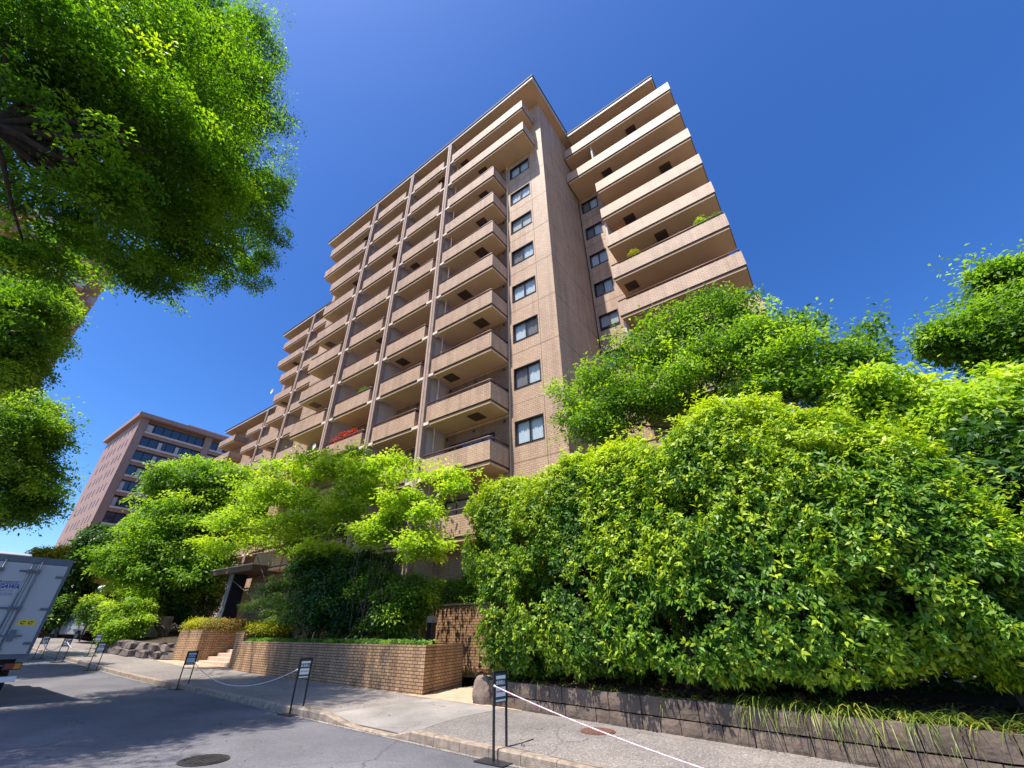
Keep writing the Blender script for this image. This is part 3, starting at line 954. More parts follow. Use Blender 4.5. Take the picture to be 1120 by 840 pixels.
# --- third slab, further back and two storeys lower
PT3 = [p - 5.77 for p in PT[2:]]
block(-80.0, -52.62, 25.5, 27.1, 32.4, PT3, [-65.4], 2, 9.0, None, x_eave=(-0.6, 0.0), seed=3)
for i, p in enumerate(PT3):
    balcony(-71.2, -66.1, 25.5, 27.1, p, left_ret=True, rail=False)
    balcony(-65.1, -58.0, 25.5, 27.1, p, rail=False)
    balcony(-80.2, -74.4, 25.1, 27.1, p, left_ret=True, rail=False)
    bay_door(-70.5, -67, 27.1, p - 1.05, i + 400)
    bay_door(-64.5, -60, 27.1, p - 1.05, i + 420)
# ground floor: ceiling of the open porch, and its back wall
mb = MB()
mb.box(-15.5, -11.05, YF + .1, YW, 4.95, 5.05)
mb.build('porch_ceiling', M['soffit'], bld)
# dishes on the balconies
def dish(x, y, z, label, s=.22):
    t = thing('satellite_dish', label, 'satellite dish', (x, y, z))
    vs, fs = [], []
    n = 12
    for i in range(4):
        rr = s * i / 3
        for k in range(n):
            a = 2 * math.pi * k / n
            vs.append((rr * math.cos(a), -0.25 * s + rr * rr * -.9 / s * .25, rr * math.sin(a)))
    for i in range(3):
        for k in range(n):
            j = (k + 1) % n
            fs.append((i * n + k, i * n + j, (i + 1) * n + j, (i + 1) * n + k))
    d = obj('dish', vs, fs, M['white'], t, True)
    b = MB(); b.tube([(0, .12, -s * 1.4), (0, .05, -s * .3), (0, -.05, 0)], .018, 6); b.tube([(0, -.1, -s), (0, -.38, -.02)], .012, 5); b.ball((0, -.40, 0), .035, 5)
    b.build('bracket', M['steel'], t)
    return t
p_ = at_y(345, 489, 13.75)
dish(p_[0], p_[1], p_[2], 'small white satellite dish clamped to a brown pillar below the red flowers')
p_ = at_y(298.5, 429, 19.6)
dish(p_[0], p_[1], p_[2] + .1, 'dark satellite dish standing out against the sky on the far set-back balconies', .35)

# ------------------------------------------------------------------ plants on balconies
def potted(name, label, x, y, z, mat, n=160, rx=.5, rz=.3, leaf=.06, pot=True, cat='plant', group=None):
    t = thing(name, label, cat, (x, y, z), 0, group)
    P, N, ti, _a = spray_points([(0, 0, .25 + rz * .6, rx, .22, rz)], n, 5, .05, .5, .4, .5, random.random() * 9)
    leaves('foliage', P, N, leaf * (.7 + .6 * rng.random(len(P))), ti, M[mat], t)
    b = MB()
    b.prism([(-rx * .8, -.11), (rx * .8, -.11), (rx * .8, .11), (-rx * .8, .11)], -.12, .14)
    b.build('trough', M['rust'], t)
    return t
def on_parapet(px_, py_, Y, **k):
    return at_y(px_, py_, Y)
q = at_y(377, 473, 14.15); potted('flower_box', 'mass of red flowers spilling over a balcony parapet above the lime tree', q[0], q[1] + .15, 12.25, 'l_red', 900, 1.75, .42, .10, cat='flowers')
q = at_y(693, 276, 19.4); potted('balcony_plant', 'yellow-green plant on the right wing balcony beside the white-framed windows', q[0], q[1], 21.15, 'l_yellow', 220, .42, .42, .08)
q = at_y(765, 240, 19.4); potted('balcony_plant', 'light green plant near the right end of a wing balcony', q[0], q[1], 21.15, 'l_lime', 200, .38, .42, .08)
q = at_y(779, 235, 19.4); potted('balcony_plant', 'silvery plant at the outer end of the wing balcony next to a light green one', q[0], q[1], 21.15, 'l_grey', 160, .5, .25, .06)
q = at_y(677, 245, 19.4); potted('balcony_plant', 'short row of red flowers on a wing balcony near the escape hatch', q[0], q[1], 24.0, 'l_red', 90, .4, .14, .05)
q = at_y(406, 385, 14.15); potted('balcony_plant', 'pale potted plant on the corner of a middle balcony of the tower', q[0], q[1], 15.35, 'l_grey', 150, .4, .28, .06)

# ------------------------------------------------------------------ brick planter, walls, steps
def brick_prism(mb, poly, z0, z1): mb.prism(poly, z0, z1)
t = thing('brick_planter', 'long raised planter of tan brick beside the sidewalk, ivy along its top', 'planter', (-10.15, 9.98, 0))
A0, A1 = Vector((-10.15, 9.98)), Vector((-23.3, 11.06))
Bk = Vector((-11.08, 12.65))
d = (A1 - A0).normalized(); nrm = Vector((-d.y, d.x)) if (-d.y * 0 + d.x) > 0 else Vector((d.y, -d.x))
nrm = Vector((d.y, -d.x)); nrm = nrm if nrm.y > 0 else -nrm
sd = (Bk - A0).normalized()
mb = MB()
T = .22
front = [A1, A0, A0 + sd * .26, A1 + nrm * T]
mb.prism([tuple(p) for p in front], lambda x, y: grade(x) - .1, 1.29)
side = [A0 + sd * .262 , Bk, Bk + Vector((-.24, -.0)), A0 + sd * .262 + Vector((-.30, .02))]
mb.prism([tuple(p) for p in side], -.1, 1.29)
back = [Bk + Vector((-.245, 0)), Bk + Vector((-.245, .2)), A1 + nrm * 2.6 + Vector((0, .2)), A1 + nrm * 2.6]
mb.prism([tuple(p) for p in back][::1], -.1, 1.29)
o = mb.build('wall', M['brick']); set_parent_keep(o, t)
mb = MB()
mb.prism([(A0.x - .32, A0.y + .27), (Bk.x - .25, Bk.y - .02), (A1.x, A1.y + 2.5), (A1.x, A1.y + .26)], .0, 1.20)
o = mb.build('soil_bed', M['soil']); set_parent_keep(o, t)
mb = MB()
mb.prism([(-24.35, 11.22), (-23.32, 11.08), (-23.32, 13.6), (-24.0, 13.6)], lambda x, y: grade(x) - .1, 1.66)
o = mb.build('pier', M['brick']); set_parent_keep(o, t)

t = thing('brick_planter', 'short brick planter beyond the entrance steps topped by yellow and rust hedges', 'planter', (-29, 11.3, 0))
mb = MB()
mb.prism([(-30.35, 10.9), (-28.55, 11.30), (-28.2, 14.6), (-31.4, 14.6)], lambda x, y: grade(x) - .1, 1.78)
o = mb.build('wall', M['brick']); set_parent_keep(o, t)

t = thing('entrance_steps', 'four pinkish granite steps rising between two brick planters', 'steps', (-26.2, 12, 0))
mb = MB()
for k in range(4):
    mb.box(-28.4, -24.05, 11.6 + k * .42, 16, .2, grade(-26) + .17 + .155 * (k + 1) - .0)
    if k < 3: pass
o = MB()
for k in range(4):
    zb = grade(-26) + .13 + .155 * k
    o.bbox(-28.4, -24.02, 11.5 + k * .42, (11.5 + (k + 1) * .42) if k < 3 else 18, zb - .3, zb + .155, .02)
o = o.build('treads', M['step']); set_parent_keep(o, t)

t = thing('garden_wall', 'tall tan brick garden wall between planter and hedge, dappled with leaf shade', 'wall', (-13, 15.6, 0))
mb = MB(); mb.box(-24, -8.3, 15.06, 15.3, -.2, 2.62)
o = mb.build('brickwork', M['brickwall']); set_parent_keep(o, t)
mb = MB(); mb.box(-24, -8.28, 15.02, 15.34, 2.622, 2.70)
o = mb.build('coping', M['step']); set_parent_keep(o, t)
# side fence panel of the porch at the wall's left
t = thing('garden_post', 'dark square garden light post at the corner of the ivy planter', 'post', (-12.6, 12.6, 1.2))
mb = MB(); mb.bbox(-.12, .12, -.12, .12, 0, .72, .012); mb.build('post', M['frame'], t)
mb = MB(); mb.bbox(-.15, .15, -.15, .15, .722, .93, .02); mb.build('lamp_head', M['pillar'], t)

# canopy
t = thing('entrance_canopy', 'dark brown flat entrance canopy on a thick black post among the trees', 'canopy', (-31, 14, 0.6))
mb = MB(); mb.box(-34.4, -28.65, 13.0, 15.2, 4.92, 5.24)
o = mb.build('roof', M['canopy']); set_parent_keep(o, t)
mb = MB(); mb.box(-34.45, -28.6, 12.95, 15.25, 5.242, 5.30)
o2 = mb.build('coping', M['canopytop']); set_parent_keep(o2, t)
mb = MB(); mb.box(-32.0, -31.55, 13.35, 14.2, .3, 4.918)
o = mb.build('post', M['black']); set_parent_keep(o, t)
mb = MB(); mb.box(-32.05, -31.5, 13.30, 13.346, .3, 4.915)
o = mb.build('edge_trim', M['steel']); set_parent_keep(o, t)
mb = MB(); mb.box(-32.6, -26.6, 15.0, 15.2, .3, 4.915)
o = mb.build('back_wall', M['tile_shaded_brown']); set_parent_keep(o, t)
mb = MB()
for k in range(6):
    for j in range(4):
        cx_, cz_ = -31.2 + k * .46, 2.9 + j * .46
        pts = [(cx_ + .18 * math.cos(a), 14.8, cz_ + .18 * math.sin(a)) for a in np.linspace(0, 2 * math.pi, 11)]
        mb.tube(pts, .022, 5)
o = mb.build('lattice_screen', M['canopytop']); set_parent_keep(o, t)

# name stone beside the left planting
t = thing('name_stone', 'tall leaning-looking granite slab standing behind the rock edging', 'stone pillar', (-38.6, 12.5, grade(-39) + .35))
mb = MB()
mb.bbox(-.5, .5, -.5, .5, 0, 1.75, .05)
o = mb.build('slab', plain('name_stone_granite', (0.36, 0.28, 0.19), .8, vary=.3, scale=3, bump=.8, bscale=15), t)
t.rotation_euler = (0, 0, .25)
t = thing('stone_marker', 'small white-edged stone marker on the short brick planter', 'marker', (-32.3, 13.6, 1.75))
mb = MB(); mb.bbox(-.45, .45, -.12, .12, 0, .55, .03); mb.build('block', M['stone'], t)
mb = MB(); mb.bbox(-.75, -.52, -.13, .13, 0, .8, .03); mb.build('post', M['white'], t)

# stone retaining wall, two courses of separate blocks
def swy(x): return 9.68 - 0.185 * (x + 7.6)
t = thing('stone_wall', 'low retaining wall of two courses of rough brown stone blocks under the hedge', 'wall', (-3, 8.8, 0.1))
mb = MB()
rnd = random.Random(11)
def rough_block(mb, c0, c1, y_of, z0, z1, dep):
    a, b = c0 + .006, c1 - .006
    nx, nz = 4, 3
    vs = []
    j1 = rnd.uniform(-.012, .012)
    for iz in range(nz + 1):
        for ix in range(nx + 1):
            u, v = ix / nx, iz / nz
            x = a + (b - a) * u
            edge = min(u, 1 - u, v, 1 - v)
            bul = .016 * min(1, edge * 5) + rnd.uniform(-.005, .005) + j1
            vs.append((x + rnd.uniform(-.004, .004), y_of(x) - bul, z0 + .008 + (z1 - z0 - .016) * v + rnd.uniform(-.004, .004)))
    n0 = len(vs)
    for iz in (0, 1):
        for ix in (0, 1):
            x = a + (b - a) * ix
            vs.append((x, y_of(x) + dep, z0 + .008 + (z1 - z0 - .016) * iz))
    fs = []
    for iz in range(nz):
        for ix in range(nx):
            q = iz * (nx + 1) + ix
            fs.append((q, q + 1, q + nx + 2, q + nx + 1))
    tl, tr = nz * (nx + 1), nz * (nx + 1) + nx
    fs.append(tuple([tl + i for i in range(nx + 1)] + [n0 + 3, n0 + 2]))
    fs.append(tuple([0 + i for i in range(nx, -1, -1)] + [n0, n0 + 1]))
    fs.append(tuple([i * (nx + 1) for i in range(nz, -1, -1)] + [n0, n0 + 2])[::-1])
    fs.append(tuple([i * (nx + 1) + nx for i in range(nz + 1)] + [n0 + 3, n0 + 1])[::-1])
    mb.add(vs, fs)
for row, (z0, z1, st) in enumerate([(.08, .34, 0.0), (.345, .62, .17)]):
    x = -7.55 - st * .4
    while x < 9.5:
        L = rnd.uniform(.30, .44)
        rough_block(mb, x, x + L, swy, z0, z1, .25)
        x += L
o = mb.build('blocks', M['stone']); set_parent_keep(o, t)
mb = MB(); mb.prism([(-7.7, swy(-7.7) + .1), (9.6, swy(9.6) + .1), (9.6, swy(9.6) + .24), (-7.7, swy(-7.7) + .24)], 0.0, .56)
o = mb.build('core', M['soil']); set_parent_keep(o, t)

# planting bed behind it
def bed_z(x, y): return .56 + .16 * min(1, max(0, (y - swy(x) - .2) / 1.0)) + .03 * math.sin(x * 5.1) * math.sin(y * 4.3)
sheet('planting_soil', [float(v) for v in np.arange(-7.7, 12, .3)], lambda x: (swy(x) + .22, 15.0), 18, bed_z, M['soil'])
sheet('garden_soil', [float(v) for v in np.arange(-24, -9, .5)], lambda x: (13.2, 15.05), 3, lambda x, y: .3 if x > -14 else .9, M['soil'])

def rock(name, label, c, s, mat, seed, group=None, cat='boulder'):
    vs, fs = [], []
    n = 12
    for i in range(n + 1):
        a = math.pi * i / n
        for k in range(2 * n):
            b = math.pi * k / n
            dv = Vector((math.sin(a) * math.cos(b), math.sin(a) * math.sin(b), math.cos(a)))
            q = Vector([math.copysign(abs(v) ** .65, v) for v in dv])
            f = 1 + .22 * mnoise.noise(dv * 1.6 + Vector((seed, 0, 0))) + .07 * mnoise.noise(dv * 5 + Vector((seed, 3, 0)))
            vs.append((q.x * f * s[0], q.y * f * s[1], q.z * f * s[2]))
    for i in range(n):
        for k in range(2 * n):
            j = (k + 1) % (2 * n)
            fs.append((i * 2 * n + k, (i + 1) * 2 * n + k, (i + 1) * 2 * n + j, i * 2 * n + j))
    o = obj(name, vs, fs, mat, None, True)
    o.location = c
    return tag(o, label, cat, group)
rock('boulder', 'rounded grey-brown boulder ending the stone wall beside the beige path', (-7.85, 9.85, .36), (.26, .30, .36), M['boulder'], 2.2)
rock('boulder', 'dark boulder behind the rounded one at the hedge corner', (-7.55, 10.35, .45), (.32, .35, .42), M['rock'], 5.2)

# rock edging at the left planting (rough rocks in two courses)
t = thing('rock_edging', 'curved edging of rough purple-grey rocks in front of the left shrubs', 'wall', (-34, 10.6, .6))
mb = MB(); rnd = random.Random(3)
path = [(-39.3, 11.2), (-38.4, 10.3), (-36.5, 10.0), (-34.0, 10.05), (-31.8, 10.5), (-30.6, 11.0)]
def along(t_):
    k = min(len(path) - 2, int(t_)); f = t_ - k
    return (path[k][0] * (1 - f) + path[k + 1][0] * f, path[k][1] * (1 - f) + path[k + 1][1] * f)
for course in range(2):
    u = 0.0
    while u < 4.95:
        x, y = along(u)
        s = rnd.uniform(.40, .75)
        base = MB(); n = 7
        vs, fs = [], []
        sd_ = rnd.uniform(0, 50)
        for i in range(n + 1):
            a = math.pi * i / n
            for k in range(2 * n):
                b = math.pi * k / n
                dv = Vector((math.sin(a) * math.cos(b), math.sin(a) * math.sin(b), math.cos(a)))
                qv = Vector([math.copysign(abs(v) ** .42, v) for v in dv])
                f = 1 + .38 * mnoise.noise(dv * 1.7 + Vector((sd_, 0, 0))) + .15 * mnoise.noise(dv * 4.7 + Vector((sd_, 3, 0)))
                vs.append((x + qv.x * f * s, y + course * .12 + qv.y * f * .34, grade(x) + .28 + course * .34 + qv.z * f * .21))
        for i in range(n):
            for k in range(2 * n):
                j = (k + 1) % (2 * n)
                fs.append((i * 2 * n + k, (i + 1) * 2 * n + k, (i + 1) * 2 * n + j, i * 2 * n + j))
        mb.add(vs, fs, 0, False)
        u += s * 2 * .46
o = mb.build('rocks', plain('purple_grey_rock', (0.14, 0.11, 0.10), .9, vary=.35, scale=2.5, bump=1.0, bscale=10)); set_parent_keep(o, t)
sheet('left_garden_soil', [float(v) for v in np.arange(-60, -30.2, 1.0)], lambda x: (10.6 if x > -38.6 else 11.6, 25), 5,
      lambda x, y: grade(x) + .75 + .10 * (y - 10.6), M['soil'])

# manholes
def manhole(label, c, r, mat, z):
    t = thing('manhole_cover', label, 'manhole cover', (c[0], c[1], z))
    b = MB(); b.cyl((0, 0), r, .0, .008, 40); ring = b.build('frame', M['iron'] if mat != M['rust'] else M['rust'], t)
    b = MB(); b.cyl((0, 0), r * .92, .0085, .014, 40)
    n = 9
    for i in range(-n, n + 1):
        x = i * r * .92 / (n + 1)
        h = math.sqrt(max(0, (r * .86) ** 2 - x * x))
        k = max(1, int(h / .05))
        for j in range(-k, k):
            b.box(x - .012, x + .012, j * h / k + .006, (j + 1) * h / k - .012, .0145, .020)
    b.build('lid', mat, t)
    return t
manhole('rust-red round manhole cover in the sidewalk below the stone wall', (-4.18, 8.33), .30, M['rust'], .134)
manhole('dark iron manhole cover in the shaded road', (-8.15, 3.78), .33, M['iron'], .004)

# ------------------------------------------------------------------ sign stands and ropes
def text_obj(s, size, loc, rot, mat, parent, ext=.0015, name='lettering', align='CENTER', bold=0.0, shear=0.0):
    c = bpy.data.curves.new(name, 'FONT')
    c.body = s; c.size = size; c.extrude = ext; c.align_x = align; c.align_y = 'CENTER'
    c.offset = bold; c.shear = shear
    c.materials.append(mat)
    tmp = bpy.data.objects.new(name, c)
    COL.objects.link(tmp)
    bpy.context.view_layer.update()
    me = bpy.data.meshes.new_from_object(tmp.evaluated_get(bpy.context.evaluated_depsgraph_get()))
    bpy.data.objects.remove(tmp)
    o = bpy.data.objects.new(name, me)
    COL.objects.link(o)
    o.location = loc; o.rotation_euler = rot
    o.parent = parent
    return o
def make_sign():
    t = thing('sign_stand', '', 'sign')
    b = MB()
    for y in (0, .31):
        b.box(-.014, .014, y - .014, y + .014, .014, 1.06)
    b.box(-.014, .014, .015, .295, 1.032, 1.06)
    b.build('frame', M['black'], t)
    b = MB(); b.bbox(-.23, .29, -.17, .40, .0, .014, .004); b.build('base_plate', M['black'], t)
    b = MB(); b.box(-.008, .010, .016, .294, .66, 1.03); p = b.build('panel', M['signgreen'], t)
    b = MB(); b.box(.011, .0135, .035, .275, .955, 1.0)
    b.box(.011, .0135, .035, .275, .735, .855); b.box(.011, .0135, .035, .275, .675, .700)
    b.build('white_bands', M['white'], p)
    text_obj('駐車禁止', .058, (.013, .155, .905), (R(90), 0, R(90)), M['white'], p, bold=.0008)
    text_obj('NO PARKING', .034, (.0145, .155, .797), (R(90), 0, R(90)), M['signgreen'], p)
    return t
proto = make_sign()
SIGNS = [
    ((-4.78, 6.20), 0.0, 'black sign stand nearest the stone wall, striped rope tied to its left post'),
    ((-10.96, 6.68), 0.03, 'black sign stand at the kerb in front of the long brick planter'),
    ((-18.72, 7.18), 0.0, 'black sign stand at the kerb in front of the entrance steps'),
    ((-28.3, 7.00), -0.05, 'black sign stand on the far kerb opposite the rock edging, first of the distant ones'),
    ((-33.2, 6.75), 0.0, 'sign stand behind the truck corner, second of the distant ones, pink rope beside it'),
    ((-35.8, 6.35), 0.1, 'farthest left sign stand in the road just past the truck'),
    ((-34.6, 8.30), -0.1, 'distant sign stand on the sidewalk in front of the parked car'),
]
GS = 'black sign stands along the kerb'
stands = []
for i, ((x, y), rz, lab) in enumerate(SIGNS):
    o = proto if i == 0 else copy_tree(proto)
    o.location = (x, y, grade(x) + (.004 if i != 6 else .14)); o.rotation_euler = (0, 0, rz)
    tag(o, lab, 'sign', GS)
    stands.append(o)

def rope(label, a, b, sag, r=.008, stripe=False, cat='rope'):
    a, b = Vector(a), Vector(b)
    n = 60 if stripe else 24
    pts = [a.lerp(b, i / n) - Vector((0, 0, sag * 4 * (i / n) * (1 - i / n))) for i in range(n + 1)]
    mb = MB()
    for i in range(n):
        mb.tube([pts[i], pts[i + 1]], r, 6, mi=(i % 2) if stripe else 0, cap=(i in (0, n - 1)))
    # knot
    mb.ball(a, r * 2.0, 5); mb.ball(b, r * 2.0, 5)
    o = mb.build('rope', [M['rope'], M['pink']])
    return tag(o, label, cat, 'ropes strung between the sign stands')
M['pink'] = plain('pink_rope', (0.75, 0.42, 0.50), .8, vary=.1, scale=40)
rope('slack white rope looping from the sign at the steps to the sign by the planter', (-18.68, 7.33, .86), (-10.98, 6.66, .84), .52, .009)
rope('pink and white striped rope running from the nearest sign stand towards the lower right', (-4.76, 6.19, .88), (0.2, 5.78, .02 + .12), .10, .009, True)
rope('thin rope hanging between the two farthest sign stands', (-35.8, 6.4, grade(-36) + .9), (-33.2, 6.8, grade(-33) + .9), .45, .02, True)
rope('pale rope from the pink-roped stand to the stand opposite the rocks', (-33.2, 6.9, grade(-33) + .88), (-28.3, 7.1, grade(-28) + .88), .3, .012)
# small black hook by the base of the near sign
mb = MB(); mb.tube([(-4.62, 6.63, .02), (-4.60, 6.66, .17), (-4.50, 6.82, .20)], .008, 6); mb.tube([(-4.56, 6.60, .02), (-4.55, 6.64, .16)], .008, 6)
tag(mb.build('metal_hook', M['black']), 'small black bent metal rod at the kerb behind the nearest sign', 'rod')

# ------------------------------------------------------------------ delivery truck (rear towards the camera)
tz = grade(-18)
tr = thing('delivery_truck', 'white box delivery truck parked at the left with closed rear doors', 'truck', (-18, 2.1, tz))
HW = .98
b = MB(); b.box(-5.2, -.06, -HW, HW, 1.02, 3.36); b.build('cargo_box', M['truck'], tr)
b = MB()
b.box(-.058, .0, -HW, HW, 3.26, 3.42); b.box(-.058, .0, -HW, HW, 1.0, 1.10)
b.box(-.058, .0, -HW, -HW + .06, 1.10, 3.26); b.box(-.058, .0, HW - .06, HW, 1.10, 3.26)
b.box(-5.2, -.06, -HW - .012, -HW + .02, 3.37, 3.42); b.box(-5.2, -.06, HW - .02, HW + .012, 3.37, 3.42)
b.box(-5.2, -.06, HW + .001, HW + .012, 1.0, 1.08)
b.build('rear_frame', M['steel'], tr)
for s in (-1, 1):
    b = MB(); y0, y1 = (.256, HW - .065) if s > 0 else (-HW + .065, .244)
    b.bbox(-.045, .006, y0, y1, 1.11, 3.25, .006)
    d_ = b.build('rear_door', M['truck'], tr)
    b = MB()
    for yy in ((.335,) if s > 0 else (-.39, .165)):
        b.tube([(.035, yy, 1.13), (.035, yy, 3.30)], .020, 8)
        for zz in (1.2, 2.15, 3.05):
            b.box(.0065, .058, yy - .045, yy + .045, zz - .05, zz + .05)
            b.box(.0065, .03, yy - .20, yy + .02, zz - .025, zz + .025)
    hc = .45 if s > 0 else -.2
    b.box(.03, .06, hc - .22, hc + .20, 1.50, 1.54)
    b.box(.0065, .075, hc - .05, hc + .05, 1.40, 1.66)
    b.build('locking_bar', M['steel'], d_)
    b = MB()
    ye = (HW - .07) * s
    for zz in (1.35, 2.15, 2.95):
        b.box(.0065, .03, ye - .16 * s, ye + .065 * s, zz - .03, zz + .03)
    b.build('hinge', M['steel'], d_)
    if s > 0:
        b = MB(); b.box(.0066, .010, .45, .80, 1.76, 1.89); b.build('sticker', M['yellow'], d_)
        for cy_ in (.55, .70):
            b = MB(); b.tube([(.012, cy_ + .045 * math.cos(a), 1.825 + .03 * math.sin(a)) for a in np.linspace(0.4, 5.5, 12)], .009, 5)
            b.build('sticker_emblem', M['black'], d_)
    else:
        text_obj('TRANSPORT', .075, (.0075, -.13, 2.76), (R(90), 0, R(90)), M['blue'], d_, bold=.001, shear=.25)
        b = MB(); b.box(.0066, .0085, -.38, .10, 2.715, 2.728); b.build('logo_line', M['blue'], d_)
        text_obj('SAGAWA', .125, (.0075, -.14, 2.655), (R(90), 0, R(90)), M['blue'], d_, bold=.006, shear=.15)
        text_obj('EXPRESS CO., LTD.', .045, (.0075, -.14, 2.56), (R(90), 0, R(90)), M['blue'], d_)
        text_obj('飛脚宅配便', .085, (.0075, -.14, 2.47), (R(90), 0, R(90)), M['logo2'], d_)
b = MB(); b.box(-.10, -.02, -.95, .95, .50, .62); b.box(-.35, -.10, -.45, -.38, .5, 1.0); b.box(-.35, -.10, .38, .45, .5, 1.0); b.build('bumper', M['white'], tr)
b = MB(); b.box(-7.2, -.15, -.42, -.34, .72, .98); b.box(-7.2, -.15, .34, .42, .72, .98); b.box(-3.2, -.15, -.8, .8, .86, 1.0); b.build('chassis', M['rubber'], tr)
for s in (-1, 1):
    b = MB(); b.bbox(-.16, -.08, s * .78 - .17, s * .78 + .17, .76, .92, .01); lp = b.build('tail_lamp', M['black'], tr)
    b = MB(); b.box(-.079, -.065, s * .78 - .15, s * .78 + .02, .78, .90); b.build('red_lens', M['redlens'], lp)
    b = MB(); b.box(-.079, -.065, s * .78 + .025, s * .78 + .15, .78, .90); b.build('amber_lens', M['amber'], lp)
    for xx in (-1.4, -6.0):
        b = MB()
        n = 28
        prof = [(.16, .14), (.36, .16), (.40, .13), (.40, -.10), (.36, -.13), (.16, -.11)]
        vs, fs = [], []
        for k in range(n):
            a = 2 * math.pi * k / n
            for (rr, yy) in prof:
                vs.append((xx + rr * math.cos(a), s * .78 + yy * s, .40 + rr * math.sin(a)))
        for k in range(n):
            j = (k + 1) % n
            for q in range(len(prof) - 1):
                fs.append((k * 6 + q, k * 6 + q + 1, j * 6 + q + 1, j * 6 + q))
        b.add(vs, fs, 0, True)
        wv = b.build('wheel', M['rubber'], tr)
        b = MB(); b.tube([(xx, s * .70, .40), (xx, s * .86, .40)], .17, 16); b.build('rim', M['steel'], wv)
b = MB()
cabp = [(-7.35, .45), (-5.35, .45), (-5.35, 2.45), (-6.6, 2.45), (-7.2, 1.5), (-7.35, 1.3)]
vs = [(x, -.92, z) for x, z in cabp] + [(x, .92, z) for x, z in cabp]
n = len(cabp)
b.add(vs, [tuple(range(n)), tuple(range(2 * n - 1, n - 1, -1))] + [(i, n + i, n + (i + 1) % n, (i + 1) % n) for i in range(n)])
b.build('cab', M['truck'], tr)
b = MB(); b.bbox(-5.9, -4.6, -.95, .62, 3.40, 3.98, .06); b.build('roof_unit', M['truck'], tr)

# ------------------------------------------------------------------ parked van far down the street
q = at_r(88, 688, 58)
van = thing('parked_van', 'silver-blue van parked nose-on by the round bush at the end of the street', 'van', (q[0], q[1], grade(q[0]) + .01), R(18))
van.scale = (1.12, 1.12, 1.12)
prof = [(-2.0, .35), (2.0, .35), (2.05, .75), (1.95, 1.0), (1.25, 1.12), (.75, 1.80), (-1.9, 1.85), (-2.05, 1.2)]
hw = [.80, .80, .82, .82, .80, .68, .68, .80]
vs = [(x, -h, z) for (x, z), h in zip(prof, hw)] + [(x, h, z) for (x, z), h in zip(prof, hw)]
n = len(prof)
o = obj('body', vs, [tuple(range(n)), tuple(range(2 * n - 1, n - 1, -1))] + [(i, n + i, n + (i + 1) % n, (i + 1) % n) for i in range(n)], M['carbody'], van)
bv = o.modifiers.new('bevel', 'BEVEL'); bv.width = .06; bv.segments = 2
b = MB()
b.add([(1.26, -.70, 1.16), (1.26, .70, 1.16), (.80, .60, 1.76), (.80, -.60, 1.76)], [(0, 1, 2, 3)])
for i in range(4):
    v_ = b.v[i]; b.v[i] = (v_[0] + .03, v_[1], v_[2] + .02)
b.build('windshield', M['carglass'], van)
for s in (-1, 1):
    b = MB(); b.add([(1.0, s * .80, 1.2), (-1.7, s * .80, 1.2), (-1.6, s * .705, 1.72), (.72, s * .705, 1.72)], [(0, 1, 2, 3)]); b.build('side_window', M['carglass'], van)
    b = MB(); b.bbox(1.95, 2.07, s * .62 - .13, s * .62 + .13, .68, .86, .01); b.build('headlight', M['white'], van)
    b = MB(); b.bbox(.95, 1.1, s * .95 - .08, s * .95 + .08, 1.1, 1.25, .02); b.build('mirror', M['black'], van)
    for xx in (-1.25, 1.3):
        b = MB(); b.tube([(xx, s * .62, .31), (xx, s * .83, .31)], .31, 20); wv = b.build('wheel', M['rubber'], van)
        b = MB(); b.tube([(xx, s * .80, .31), (xx, s * .84, .31)], .17, 14); b.build('rim', M['steel'], wv)
b = MB(); b.bbox(2.0, 2.12, -.8, .8, .32, .58, .03); b.build('bumper', M['black'], van)
b = MB(); b.box(2.121, 2.13, -.17, .17, .40, .56); b.build('number_plate', M['white'], van)
b = MB(); b.box(2.03, 2.07, -.45, .45, .64, .80); b.build('grille', M['black'], van)

# ------------------------------------------------------------------ street lamp and far walls
q = at_r(103, 664, 52)
t = thing('street_lamp', 'black street lamp with two round white heads above the azaleas', 'street lamp', (q[0], q[1], grade(q[0])))
b = MB(); b.tube([(0, 0, 0), (0, 0, 3.9)], .06, 8); b.tube([(-.35, 0, 3.75), (0, 0, 3.9), (.35, 0, 3.75)], .03, 6); b.build('post', M['black'], t)
for s in (-1, 1):
    b = MB(); b.ball((s * .38, 0, 4.02), .22, 8, (1, 1, .8)); b.build('lamp_head', M['white'], t)
q = at_r(108, 640, 62)
t = thing('low_wall', 'ochre-topped low wall of the driveway seen past the left trees', 'wall', (q[0], q[1], grade(q[0])))
b = MB(); b.box(-.3, .3, -7, 9, 0, 2.2); b.build('base', M['redbrick'], t)
b = MB(); b.box(-.35, .35, -7, 9, 4.6, 5.9); b.build('ochre_band', M['ochre'], t)
b = MB(); b.box(-.33, .33, -7, 9, 2.202, 4.598); b.build('middle', M['room'], t)

